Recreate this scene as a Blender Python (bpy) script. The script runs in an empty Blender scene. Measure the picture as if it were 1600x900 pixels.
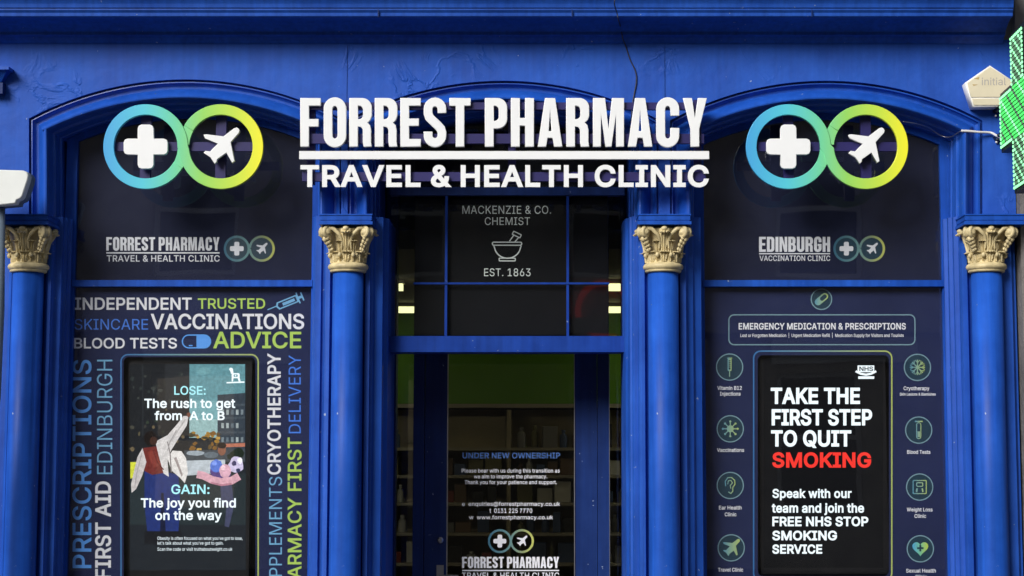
import bpy, bmesh, math, random
from mathutils import Vector, Matrix
R = math.radians
random.seed(7)
S = bpy.context.scene
COL = S.collection

# ------------------------------------------------------------------ camera, sky, sun, exposure
PPM, DIST, CAMZ, TILT = 323.0, 9.0, 1.60, R(6.0)
F = PPM * DIST
PX0, HORIZON = 870.0, 729.0
PY0 = HORIZON - F * math.tan(TILT)
CAM = Vector(((PX0 - 800) / PPM, -DIST, CAMZ))
cd = bpy.data.cameras.new('camera'); cam = bpy.data.objects.new('camera', cd); COL.objects.link(cam)
cam.location = CAM; cam.rotation_euler = (R(90) + TILT, 0, 0)
cd.sensor_width = 36; cd.lens = 36 * F / 1600
cd.shift_x = (800 - PX0) / 1600; cd.shift_y = (PY0 - 450) / 1600
cd.clip_start = 0.05; cd.clip_end = 500
S.camera = cam

SUN_EL, SUN_AZ = R(31), R(-36)          # azimuth from straight in front of the shop, minus = to the left
w = bpy.data.worlds.new('World'); S.world = w; w.use_nodes = True
nt = w.node_tree; bg = nt.nodes['Background']
sky = nt.nodes.new('ShaderNodeTexSky'); sky.sky_type = 'NISHITA'; sky.sun_disc = False
sky.sun_elevation = SUN_EL; sky.sun_rotation = math.pi + SUN_AZ * -1
sky.air_density = 1.0; sky.dust_density = 2.5; sky.ozone_density = 1.0
hsv = nt.nodes.new('ShaderNodeHueSaturation'); hsv.inputs['Saturation'].default_value = 0.45
nt.links.new(sky.outputs[0], hsv.inputs['Color']); nt.links.new(hsv.outputs[0], bg.inputs[0])
bg.inputs[1].default_value = 0.055
sd = bpy.data.lights.new('sun', 'SUN'); sd.energy = 2.7; sd.angle = R(28); sd.color = (1, .97, .92)
sun = bpy.data.objects.new('sun', sd); COL.objects.link(sun)
sun.location = (-8, -10, 12)
# direction the light comes from
LD = Vector((math.sin(SUN_AZ) * math.cos(SUN_EL), -math.cos(SUN_AZ) * math.cos(SUN_EL), math.sin(SUN_EL)))
sun.rotation_euler = LD.to_track_quat('Z', 'Y').to_euler()
S.view_settings.view_transform = 'Standard'; S.view_settings.look = 'None'
S.view_settings.gamma = 1; S.view_settings.use_curve_mapping = False
S.view_settings.exposure = 0.46
S.cycles.use_denoising = True

# ------------------------------------------------------------------ measuring: a point of the photo at depth Y, in metres
def P(px, py, Y=0.0):
    u, v = (px - PX0) / F, (PY0 - py) / F
    d = Vector((u, math.cos(TILT) - v * math.sin(TILT), math.sin(TILT) + v * math.cos(TILT)))
    return CAM + d * ((Y + DIST) / d.y)
def X(px, Y=0.0, py=500): return P(px, py, Y).x
def Z(py, Y=0.0, px=800): return P(px, py, Y).z
def L(n): return n / PPM

# ------------------------------------------------------------------ materials
def mat(name, col, rough=.5, spec=.5, metal=0, emit=None, estr=1.0, noise=0, nscale=6, bump=0, bscale=40, coat=0):
    m = bpy.data.materials.new(name); m.use_nodes = True; t = m.node_tree; b = t.nodes['Principled BSDF']
    b.inputs['Base Color'].default_value = (*col, 1); b.inputs['Roughness'].default_value = rough
    b.inputs['Specular IOR Level'].default_value = spec; b.inputs['Metallic'].default_value = metal
    b.inputs['Coat Weight'].default_value = coat
    if emit: b.inputs['Emission Color'].default_value = (*emit, 1); b.inputs['Emission Strength'].default_value = estr
    if noise or bump:
        tc = t.nodes.new('ShaderNodeTexCoord')
    if noise:
        n = t.nodes.new('ShaderNodeTexNoise'); n.inputs['Scale'].default_value = nscale; n.inputs['Detail'].default_value = 6
        t.links.new(tc.outputs['Object'], n.inputs['Vector'])
        r = t.nodes.new('ShaderNodeMapRange'); r.inputs['From Min'].default_value = .3; r.inputs['From Max'].default_value = .7
        r.inputs['To Min'].default_value = 1 - noise; r.inputs['To Max'].default_value = 1 + noise
        t.links.new(n.outputs['Fac'], r.inputs['Value'])
        mx = t.nodes.new('ShaderNodeMix'); mx.data_type = 'RGBA'; mx.blend_type = 'MULTIPLY'; mx.inputs[0].default_value = 1
        mx.inputs[6].default_value = (*col, 1); t.links.new(r.outputs[0], mx.inputs[7])
        t.links.new(mx.outputs[2], b.inputs['Base Color'])
    if bump:
        n2 = t.nodes.new('ShaderNodeTexNoise'); n2.inputs['Scale'].default_value = bscale; n2.inputs['Detail'].default_value = 8
        t.links.new(tc.outputs['Object'], n2.inputs['Vector'])
        bp = t.nodes.new('ShaderNodeBump'); bp.inputs['Strength'].default_value = bump; bp.inputs['Distance'].default_value = .01
        t.links.new(n2.outputs['Fac'], bp.inputs['Height']); t.links.new(bp.outputs[0], b.inputs['Normal'])
    return m

BLUE = (.012, .088, .50)
def paint(name, col, rough, patch=0.0, lump=.25, spec=.3, streak=.2, relief=.012):
    """old gloss paint on timber: slight colour wear, brush texture, filled cracks and blisters, chipped specks"""
    m = bpy.data.materials.new(name); m.use_nodes = True; t = m.node_tree; b = t.nodes['Principled BSDF']; N = t.nodes.new; K = t.links.new
    tc = N('ShaderNodeTexCoord')
    n = N('ShaderNodeTexNoise'); n.inputs['Scale'].default_value = 3.5; n.inputs['Detail'].default_value = 8; n.inputs['Roughness'].default_value = .65
    K(tc.outputs['Object'], n.inputs['Vector'])
    mp = N('ShaderNodeMapping'); mp.inputs['Scale'].default_value = (34, 34, 1.6); K(tc.outputs['Object'], mp.inputs['Vector'])
    st = N('ShaderNodeTexNoise'); st.inputs['Scale'].default_value = 1; st.inputs['Detail'].default_value = 5; K(mp.outputs[0], st.inputs['Vector'])
    sr = N('ShaderNodeMapRange'); sr.inputs['From Min'].default_value = .35; sr.inputs['From Max'].default_value = .7; sr.inputs['To Min'].default_value = 1 - streak; sr.inputs['To Max'].default_value = 1 + streak * .6; K(st.outputs['Fac'], sr.inputs['Value'])
    cr = N('ShaderNodeValToRGB'); cr.color_ramp.elements[0].position = .3; cr.color_ramp.elements[1].position = .72
    cr.color_ramp.elements[0].color = (col[0] * .7, col[1] * .72, col[2] * .76, 1); cr.color_ramp.elements[1].color = (col[0] * 1.5, col[1] * 1.22, col[2] * 1.1, 1)
    K(n.outputs['Fac'], cr.inputs[0])
    # chips: sparse pale specks
    n3 = N('ShaderNodeTexNoise'); n3.inputs['Scale'].default_value = 42; n3.inputs['Detail'].default_value = 3
    K(tc.outputs['Object'], n3.inputs['Vector'])
    c3 = N('ShaderNodeMapRange'); c3.inputs['From Min'].default_value = .725; c3.inputs['From Max'].default_value = .76
    K(n3.outputs['Fac'], c3.inputs['Value'])
    mx = N('ShaderNodeMix'); mx.data_type = 'RGBA'; mx.inputs[7].default_value = (.30, .36, .52, 1)
    sm = N('ShaderNodeMix'); sm.data_type = 'RGBA'; sm.blend_type = 'MULTIPLY'; sm.inputs[0].default_value = 1; K(cr.outputs[0], sm.inputs[6]); K(sr.outputs[0], sm.inputs[7])
    K(c3.outputs[0], mx.inputs[0]); K(sm.outputs[2], mx.inputs[6]); K(mx.outputs[2], b.inputs['Base Color']); b.inputs['Specular IOR Level'].default_value = spec
    mr = N('ShaderNodeMapRange'); mr.inputs['To Min'].default_value = rough - .08; mr.inputs['To Max'].default_value = rough + .15
    K(n.outputs['Fac'], mr.inputs['Value']); K(mr.outputs[0], b.inputs['Roughness'])
    # relief
    n2 = N('ShaderNodeTexNoise'); n2.inputs['Scale'].default_value = 9; n2.inputs['Detail'].default_value = 10; n2.inputs['Roughness'].default_value = .55
    K(tc.outputs['Object'], n2.inputs['Vector'])
    n4 = N('ShaderNodeTexNoise'); n4.inputs['Scale'].default_value = 4.5; n4.inputs['Detail'].default_value = 5; n4.inputs['Distortion'].default_value = 1.2
    K(tc.outputs['Object'], n4.inputs['Vector'])
    c4 = N('ShaderNodeValToRGB'); e = c4.color_ramp.elements; e[0].position = .455; e[1].position = .545
    e.new(.5); e[0].color = (0, 0, 0, 1); e[1].color = (1, 1, 1, 1); e[2].color = (0, 0, 0, 1)
    K(n4.outputs['Fac'], c4.inputs[0])
    ms = N('ShaderNodeTexNoise'); ms.inputs['Scale'].default_value = 2.2; K(tc.outputs['Object'], ms.inputs['Vector'])
    mk = N('ShaderNodeMapRange'); mk.inputs['From Min'].default_value = .52; mk.inputs['From Max'].default_value = .62; mk.inputs['To Max'].default_value = patch
    K(ms.outputs['Fac'], mk.inputs['Value'])
    mu = N('ShaderNodeMath'); mu.operation = 'MULTIPLY'; K(c4.outputs[0], mu.inputs[0]); K(mk.outputs[0], mu.inputs[1])
    ad0 = N('ShaderNodeMath'); ad0.operation = 'MULTIPLY_ADD'; K(n2.outputs['Fac'], ad0.inputs[0]); ad0.inputs[1].default_value = lump; K(mu.outputs[0], ad0.inputs[2])
    ad = N('ShaderNodeMath'); ad.operation = 'MULTIPLY_ADD'; K(st.outputs['Fac'], ad.inputs[0]); ad.inputs[1].default_value = streak * .5; K(ad0.outputs[0], ad.inputs[2])
    bp = N('ShaderNodeBump'); bp.inputs['Strength'].default_value = .6; bp.inputs['Distance'].default_value = relief
    K(ad.outputs[0], bp.inputs['Height']); K(bp.outputs[0], b.inputs['Normal'])
    return m

def glass(name, tint=(1, 1, 1), boost=1.0):
    m = bpy.data.materials.new(name); m.use_nodes = True; t = m.node_tree; t.nodes.remove(t.nodes['Principled BSDF'])
    o = t.nodes['Material Output']; tr = t.nodes.new('ShaderNodeBsdfTransparent'); tr.inputs[0].default_value = (*tint, 1)
    gl = t.nodes.new('ShaderNodeBsdfGlossy'); gl.inputs['Roughness'].default_value = .015
    ge = t.nodes.new('ShaderNodeNewGeometry'); dt = t.nodes.new('ShaderNodeVectorMath'); dt.operation = 'DOT_PRODUCT'
    t.links.new(ge.outputs['Normal'], dt.inputs[0]); t.links.new(ge.outputs['Incoming'], dt.inputs[1])
    def ma(op, a, b=None):
        n_ = t.nodes.new('ShaderNodeMath'); n_.operation = op
        for q, v in enumerate((a, b)):
            if v is None: continue
            if isinstance(v, (int, float)): n_.inputs[q].default_value = v
            else: t.links.new(v, n_.inputs[q])
        return n_.outputs[0]
    # reflectance of a glass face, from .04 square-on to 1 at grazing, the same from either side
    fres = ma('ADD', ma('MULTIPLY', ma('POWER', ma('SUBTRACT', 1.0, ma('ABSOLUTE', dt.outputs['Value'])), 5.0), .96 * boost), .04 * boost)
    mx = t.nodes.new('ShaderNodeMixShader'); k = t.links.new
    tc = t.nodes.new('ShaderNodeTexCoord'); n = t.nodes.new('ShaderNodeTexNoise'); n.inputs['Scale'].default_value = 1.3
    k(tc.outputs['Object'], n.inputs['Vector'])
    bp = t.nodes.new('ShaderNodeBump'); bp.inputs['Strength'].default_value = .04; bp.inputs['Distance'].default_value = .03
    k(n.outputs['Fac'], bp.inputs['Height']); k(bp.outputs[0], gl.inputs['Normal'])
    k(fres, mx.inputs[0]); k(tr.outputs[0], mx.inputs[1]); k(gl.outputs[0], mx.inputs[2]); k(mx.outputs[0], o.inputs[0])
    return m

def gradient(name, stops, rough=.35, dim=1.0):
    """coloured print or acrylic that runs from blue to yellow across its own width"""
    m = bpy.data.materials.new(name); m.use_nodes = True; t = m.node_tree; b = t.nodes['Principled BSDF']
    tc = t.nodes.new('ShaderNodeTexCoord'); sx = t.nodes.new('ShaderNodeSeparateXYZ'); cr = t.nodes.new('ShaderNodeValToRGB')
    t.links.new(tc.outputs['Generated'], sx.inputs[0]); t.links.new(sx.outputs[0], cr.inputs[0]); t.links.new(cr.outputs[0], b.inputs['Base Color'])
    el = cr.color_ramp.elements
    while len(el) < len(stops): el.new(.5)
    for e, (p, c) in zip(el, stops): e.position = p; e.color = (*(v * dim for v in c), 1)
    b.inputs['Roughness'].default_value = rough
    return m

def colour_attr(name, strength):
    """a lit screen: the picture is given off by the panel"""
    m = bpy.data.materials.new(name); m.use_nodes = True; t = m.node_tree; b = t.nodes['Principled BSDF']
    a = t.nodes.new('ShaderNodeVertexColor'); a.layer_name = 'Col'
    b.inputs['Base Color'].default_value = (.006, .006, .006, 1); b.inputs['Roughness'].default_value = .3; b.inputs['Specular IOR Level'].default_value = .1
    tc = t.nodes.new('ShaderNodeTexCoord'); mu = None; src = a.outputs[0]
    for sc_, amt in ((60, .16), (210, .20)):               # the picture's own grain and texture
        n = t.nodes.new('ShaderNodeTexNoise'); n.inputs['Scale'].default_value = sc_; n.inputs['Detail'].default_value = 4; t.links.new(tc.outputs['Object'], n.inputs['Vector'])
        r = t.nodes.new('ShaderNodeMapRange'); r.inputs['From Min'].default_value = .32; r.inputs['From Max'].default_value = .68; r.inputs['To Min'].default_value = 1 - amt; r.inputs['To Max'].default_value = 1 + amt
        t.links.new(n.outputs['Fac'], r.inputs['Value'])
        mx = t.nodes.new('ShaderNodeMix'); mx.data_type = 'RGBA'; mx.blend_type = 'MULTIPLY'; mx.inputs[0].default_value = 1
        t.links.new(src, mx.inputs[6]); t.links.new(r.outputs[0], mx.inputs[7]); src = mx.outputs[2]
    t.links.new(src, b.inputs['Emission Color']); b.inputs['Emission Strength'].default_value = strength
    return m

def lin(r, g, b): return tuple(((c / 255) / 12.92 if c / 255 < .04045 else ((c / 255 + .055) / 1.055) ** 2.4) for c in (r, g, b))

GRAD = [(0, lin(70, 165, 225)), (.25, lin(85, 200, 220)), (.45, lin(110, 210, 165)), (.62, lin(150, 215, 100)), (.82, lin(195, 225, 75)), (1, lin(245, 240, 50))]
M = dict(   # surface colours shaded by the light; door and bar blues have shade painted in
    frieze=paint('blue_wall_paint', BLUE, .58, patch=.36, lump=.40, streak=.09, relief=.020),
    blue=paint('blue_gloss_paint', BLUE, .48, patch=.0, lump=.16),
    trim=paint('blue_trim_paint', BLUE, .42, patch=.0, lump=.10, spec=.16),
    gloss=paint('blue_moulding_gloss', BLUE, .28, lump=.06, spec=.45, streak=.12),
    bar=paint('shaded_bar_blue', (.008, .050, .33), .45, lump=.08, spec=.14),  # shopfront blue darkened so the fanlight bars carry the doorway's shade
    door=paint('shaded_door_blue', (.007, .032, .17), .36, lump=.06),  # the same blue darker still, shade of the recessed door put into the colour
    gold=mat('cream_gold_paint', (.60, .50, .28), .5, noise=.25, nscale=22, bump=.12, bscale=70),
    white=mat('white_acrylic', (.86, .88, .90), .3, noise=.02, nscale=12),
    rail=mat('violet_blue_rail', (.017, .014, .105), .4, noise=.15),
    vinyl=mat('navy_vinyl', (.019, .027, .086), .6, .12, noise=.12, nscale=2.5),
    vin_top=mat('dark_grey_vinyl', (.014, .018, .048), .6, .12, noise=.14, nscale=2.0),
    black=mat('black_plastic', (.008, .008, .010), .35, noise=.1, nscale=20),
    tw=mat('white_vinyl_print', lin(244, 245, 250), .5), tb=mat('blue_vinyl_print', lin(92, 168, 252), .5),
    tbd=mat('dark_blue_vinyl_print', lin(66, 132, 240), .5), tt=mat('teal_vinyl_print', lin(122, 186, 228), .5),
    tg=mat('green_vinyl_print', lin(190, 224, 100), .5), tgl=mat('pale_green_vinyl_print', lin(158, 188, 128), .5),
    tdim=mat('dim_blue_print', lin(80, 122, 190), .5), tgrey=mat('grey_print', lin(232, 234, 240), .5),
    teal_dk=mat('dark_teal_print', lin(24, 58, 76), .5),
    ring=gradient('ring_gradient', GRAD), ring_dim=gradient('ring_print', [(0, lin(60, 110, 135)), (.5, lin(110, 150, 150)), (.75, lin(150, 165, 120)), (1, lin(205, 210, 110))]),
    border=gradient('border_print', [(0, lin(60, 120, 185)), (.4, lin(120, 165, 175)), (1, lin(190, 205, 110))]),
    icon=gradient('icon_print', [(0, lin(100, 160, 185)), (1, lin(185, 205, 120))]),
    heart=gradient('heart_print', [(0, lin(90, 180, 225)), (.5, lin(130, 205, 160)), (1, lin(200, 220, 80))]),
    circ=mat('pale_teal_print', lin(125, 160, 172), .5),
    glass=glass('window_glass', (.97, .975, .98), 1.5), tint=glass('tinted_door_glass', (.84, .83, .79), .8), clear=glass('side_glass', (.93, .95, .93), .8),
    lamp=mat('strip_light', (.9, .9, .8), .4, emit=(1, .95, .50), estr=1.3),
    lamp_added=mat('added_strip_light', (.9, .9, .8), .4, emit=(1, .94, .75), estr=12), green=mat('green_wall_paint', lin(96, 150, 30), .6, noise=.05), beige=mat('beige_board', (.36, .31, .20), .6, noise=.1),  # the stronger strip is for lights added out of view
    cream=mat('cream_board', (.36, .33, .26), .5, noise=.06), dark=mat('dark_interior', (.035, .030, .026), .6, noise=.2),
    floor=mat('vinyl_floor', (.16, .15, .14), .5, noise=.15), ceil=mat('ceiling_tile', (.26, .22, .18), .8, noise=.1),
    stone=mat('grey_stone', (.17, .16, .155), .85, noise=.25, nscale=8, bump=.8, bscale=30),
    red=mat('red_lit_sign', (.3, .02, .02), .4, emit=(1, .08, .07), estr=.5), warm=mat('added_pane_glow', (.3, .25, .2), .3, emit=(1, .82, .6), estr=.22), sand=mat('pale_sandstone', (.50, .44, .36), .85, noise=.2, nscale=3, bump=.5, bscale=12),
    slab=mat('paving_stone', (.085, .083, .08), .8, noise=.2, nscale=3, bump=.4, bscale=25), tar=mat('asphalt', (.05, .05, .052), .85, noise=.25, nscale=14, bump=.6, bscale=80),
    steel=mat('brushed_steel', (.42, .42, .44), .35, metal=.9, noise=.1), cable=mat('dark_cable', (.02, .022, .04), .5), wcable=mat('white_cable', (.72, .72, .72), .45),
    cam=mat('white_housing', (.74, .77, .76), .4, noise=.04, nscale=10), post=mat('grey_post_paint', (.16, .21, .27), .45, noise=.1),
    box=mat('ivory_plastic', (.72, .66, .48), .45, noise=.06, nscale=12), boxw=mat('white_plastic_edge', (.82, .82, .80), .4), boxg=mat('box_print_grey', (.42, .40, .38), .5), boxy=mat('box_print_ochre', (.50, .36, .14), .5),
    led_w=mat('led_pale', (.2, .5, .3), .4, emit=lin(135, 250, 165), estr=.75), led_g=mat('led_green', (.05, .4, .1), .4, emit=lin(40, 222, 78), estr=.7),
    led_d=mat('led_dim', (.05, .12, .07), .4, emit=lin(60, 108, 75), estr=.4), led_case=mat('led_casing', (.012, .016, .014), .5),
    screen=colour_attr('lit_screen', 1.0),
    s_w=mat('screen_white', (.01, .01, .01), .3, emit=lin(236, 248, 252), estr=1.0), s_c=mat('screen_cyan', (.01, .01, .01), .3, emit=lin(165, 232, 240), estr=1.0),
    s_r=mat('screen_red', (.01, .01, .01), .3, emit=lin(235, 50, 40), estr=1.0),
)

# ------------------------------------------------------------------ objects
def thing(name, label, cat, loc, group=None):
    o = bpy.data.objects.new(name, None); COL.objects.link(o); o.empty_display_size = .1
    o.location = loc; o['label'] = label; o['category'] = cat
    if group: o['group'] = group
    return o
def tag(o, label, cat, group=None):
    o['label'] = label; o['category'] = cat
    if group: o['group'] = group
    return o
def wloc(o):
    v = Vector((0, 0, 0))
    while o is not None: v += o.location; o = o.parent
    return v
def link(name, me, m, parent=None, kind=None, smooth=False, at=None):
    """ME is in world metres; the object's origin is AT (or its parent's origin)"""
    o = bpy.data.objects.new(name, me); COL.objects.link(o)
    if m is not None and not me.materials: me.materials.append(m)
    me.use_auto_texspace = True
    base = Vector(at) if at is not None else (wloc(parent) if parent else Vector((0, 0, 0)))
    me.transform(Matrix.Translation(-base))
    if parent: o.parent = parent; o.location = base - wloc(parent)
    else: o.location = base
    if kind: o['kind'] = kind
    if smooth:
        for p in me.polygons: p.use_smooth = True
    return o
def obj(name, bm, m, parent=None, kind=None, smooth=False, at=None, bevel=0):
    if bevel:
        bmesh.ops.bevel(bm, geom=[e for e in bm.edges if len(e.link_faces) == 2 and e.calc_face_angle(0) > R(30)], offset=bevel, segments=2, affect='EDGES', profile=.6, clamp_overlap=True)
    bmesh.ops.recalc_face_normals(bm, faces=bm.faces)
    me = bpy.data.meshes.new(name); bm.to_mesh(me); bm.free()
    return link(name, me, m, parent, kind, smooth, at)
def box(bm, x0, x1, y0, y1, z0, z1):
    v = [bm.verts.new((x, y, z)) for z in (z0, z1) for y in (y0, y1) for x in (x0, x1)]
    for f in ((0, 1, 3, 2), (4, 6, 7, 5), (0, 4, 5, 1), (2, 3, 7, 6), (0, 2, 6, 4), (1, 5, 7, 3)): bm.faces.new([v[i] for i in f])
def pbox(bm, px0, px1, py0, py1, Y0, Y1):
    """a box whose front face fills this rectangle of the photo, from depth Y0 back to Y1"""
    pm, qm = (px0 + px1) / 2, (py0 + py1) / 2
    box(bm, P(px0, qm, Y0).x, P(px1, qm, Y0).x, Y0, Y1, P(pm, py1, Y0).z, P(pm, py0, Y0).z)
def one(name, dims, m, parent=None, bevel=0, pix=True, kind=None):
    bm = bmesh.new(); (pbox if pix else box)(bm, *dims)
    return obj(name, bm, m, parent, bevel=bevel, kind=kind)
def tube(bm, pts, r, n=8, taper=None, caps=True):
    rings = []; pts = [Vector(p) for p in pts]
    for i, p in enumerate(pts):
        t = (pts[min(i + 1, len(pts) - 1)] - pts[max(i - 1, 0)]).normalized()
        a = t.orthogonal().normalized() if i == 0 else (a - t * a.dot(t)).normalized()
        b = t.cross(a); rr = taper[i] if taper else r
        rings.append([bm.verts.new(p + (a * math.cos(2 * math.pi * k / n) + b * math.sin(2 * math.pi * k / n)) * rr) for k in range(n)])
    for q, s in zip(rings, rings[1:]):
        for k in range(n): bm.faces.new((q[k], q[(k + 1) % n], s[(k + 1) % n], s[k]))
    if caps: bm.faces.new(rings[0][::-1]); bm.faces.new(rings[-1])
def lathe(bm, prof, cx=0, cy=0, n=32):
    rings = [[bm.verts.new((cx + r * math.cos(2 * math.pi * k / n), cy + r * math.sin(2 * math.pi * k / n), z)) for k in range(n)] for r, z in prof]
    for q, s in zip(rings, rings[1:]):
        for k in range(n): bm.faces.new((q[k], q[(k + 1) % n], s[(k + 1) % n], s[k]))
    bm.faces.new(rings[0][::-1]); bm.faces.new(rings[-1])
def ball(bm, c, r, sq=(1, 1, 1), sub=2):
    q = bmesh.ops.create_icosphere(bm, subdivisions=sub, radius=r)
    for v in q['verts']: v.co = Vector((v.co.x * sq[0], v.co.y * sq[1], v.co.z * sq[2])) + Vector(c)
def vprofile(bm, prof, z0, z1):
    """a plan outline (x, y) carried up from z0 to z1"""
    a = [bm.verts.new((x, y, z0)) for x, y in prof]; b = [bm.verts.new((x, y, z1)) for x, y in prof]; n = len(prof)
    for i in range(n): bm.faces.new((a[i], a[(i + 1) % n], b[(i + 1) % n], b[i]))
    bm.faces.new(a[::-1]); bm.faces.new(b)
def hprofile(bm, prof, x0, x1):
    """a section (y, z) carried along x"""
    a = [bm.verts.new((x0, y, z)) for y, z in prof]; b = [bm.verts.new((x1, y, z)) for y, z in prof]; n = len(prof)
    for i in range(n): bm.faces.new((a[i], a[(i + 1) % n], b[(i + 1) % n], b[i]))
    bm.faces.new(a[::-1]); bm.faces.new(b)

# flat shapes: contours in metres (x, z) filled, given a thickness, standing at depth Y (front face)
def fill(contours, Y, thick=.0004, offset=0.0, bevel=0.0):
    cu = bpy.data.curves.new('outline', 'CURVE'); cu.dimensions = '2D'; cu.fill_mode = 'BOTH'
    for i, c in enumerate(contours):
        area = sum(p[0] * q[1] - q[0] * p[1] for p, q in zip(c, c[1:] + c[:1]))
        if (bevel or offset < 0) and (area > 0) == (i == 0): c = c[::-1]     # outer outline clockwise, holes the other way
        sp = cu.splines.new('POLY'); sp.points.add(len(c) - 1)
        for q, (x, z) in zip(sp.points, c): q.co = (x, z, 0, 1)
        sp.use_cyclic_u = True
    cu.offset = offset - bevel; cu.extrude = max(thick / 2 - bevel, 1e-5); cu.bevel_depth = bevel; cu.bevel_resolution = 1
    o = bpy.data.objects.new('outline', cu); COL.objects.link(o)
    dg = bpy.context.evaluated_depsgraph_get(); dg.update()
    me = bpy.data.meshes.new_from_object(o.evaluated_get(dg)); bpy.data.objects.remove(o); bpy.data.curves.remove(cu)
    me.materials.clear()
    me.transform(Matrix(((1, 0, 0, 0), (0, 0, -1, Y + thick / 2), (0, 1, 0, 0), (0, 0, 0, 1))))
    return me
def join(meshes):
    bm = bmesh.new()
    for m in meshes: bm.from_mesh(m); bpy.data.meshes.remove(m)
    me = bpy.data.meshes.new('shape'); bm.to_mesh(me); bm.free(); return me
def shapes(name, parts, Y, m, parent, thick=.0004, bevel=0):
    """PARTS: a list of contour lists; each later one sits a hair in front so faces never coincide"""
    return link(name, join([fill(c, Y - .00012 * i, thick, 0, bevel) for i, c in enumerate(parts)]), m, parent)
def pxc(pts, Y): return [(lambda v: (v.x, v.z))(P(x, y, Y)) for x, y in pts]
def circle(cx, cy, r, n=40, a0=0, a1=360): return [(cx + r * math.cos(R(a0 + (a1 - a0) * k / n)), cy - r * math.sin(R(a0 + (a1 - a0) * k / n))) for k in range(n if a1 - a0 == 360 else n + 1)]
def rrect(x0, y0, x1, y1, r, n=6):
    o = []
    for cx, cy, a in ((x1 - r, y0 + r, 0), (x0 + r, y0 + r, 90), (x0 + r, y1 - r, 180), (x1 - r, y1 - r, 270)):
        o += [(cx + r * math.cos(R(a + 90 * k / n)), cy - r * math.sin(R(a + 90 * k / n))) for k in range(n + 1)]
    return o
def stroke(pts, w):
    """the outline of a line of width W"""
    pts = [Vector(p) for p in pts]; l, r = [], []
    for i, p in enumerate(pts):
        d0 = (p - pts[i - 1]).normalized() if i else None; d1 = (pts[i + 1] - p).normalized() if i < len(pts) - 1 else None
        d = ((d0 or d1) + (d1 or d0)); d = d.normalized() if d.length > 1e-6 else (d1 or d0)
        k = 1 / max(.5, d.dot(d1 or d0)); n = Vector((-d.y, d.x)) * (w / 2 * k); l.append(p + n); r.append(p - n)
    return [(v.x, v.y) for v in l + r[::-1]]
def ringc(cx, cy, r, w, n=40): return [circle(cx, cy, r + w / 2, n), circle(cx, cy, r - w / 2, n)]

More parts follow.
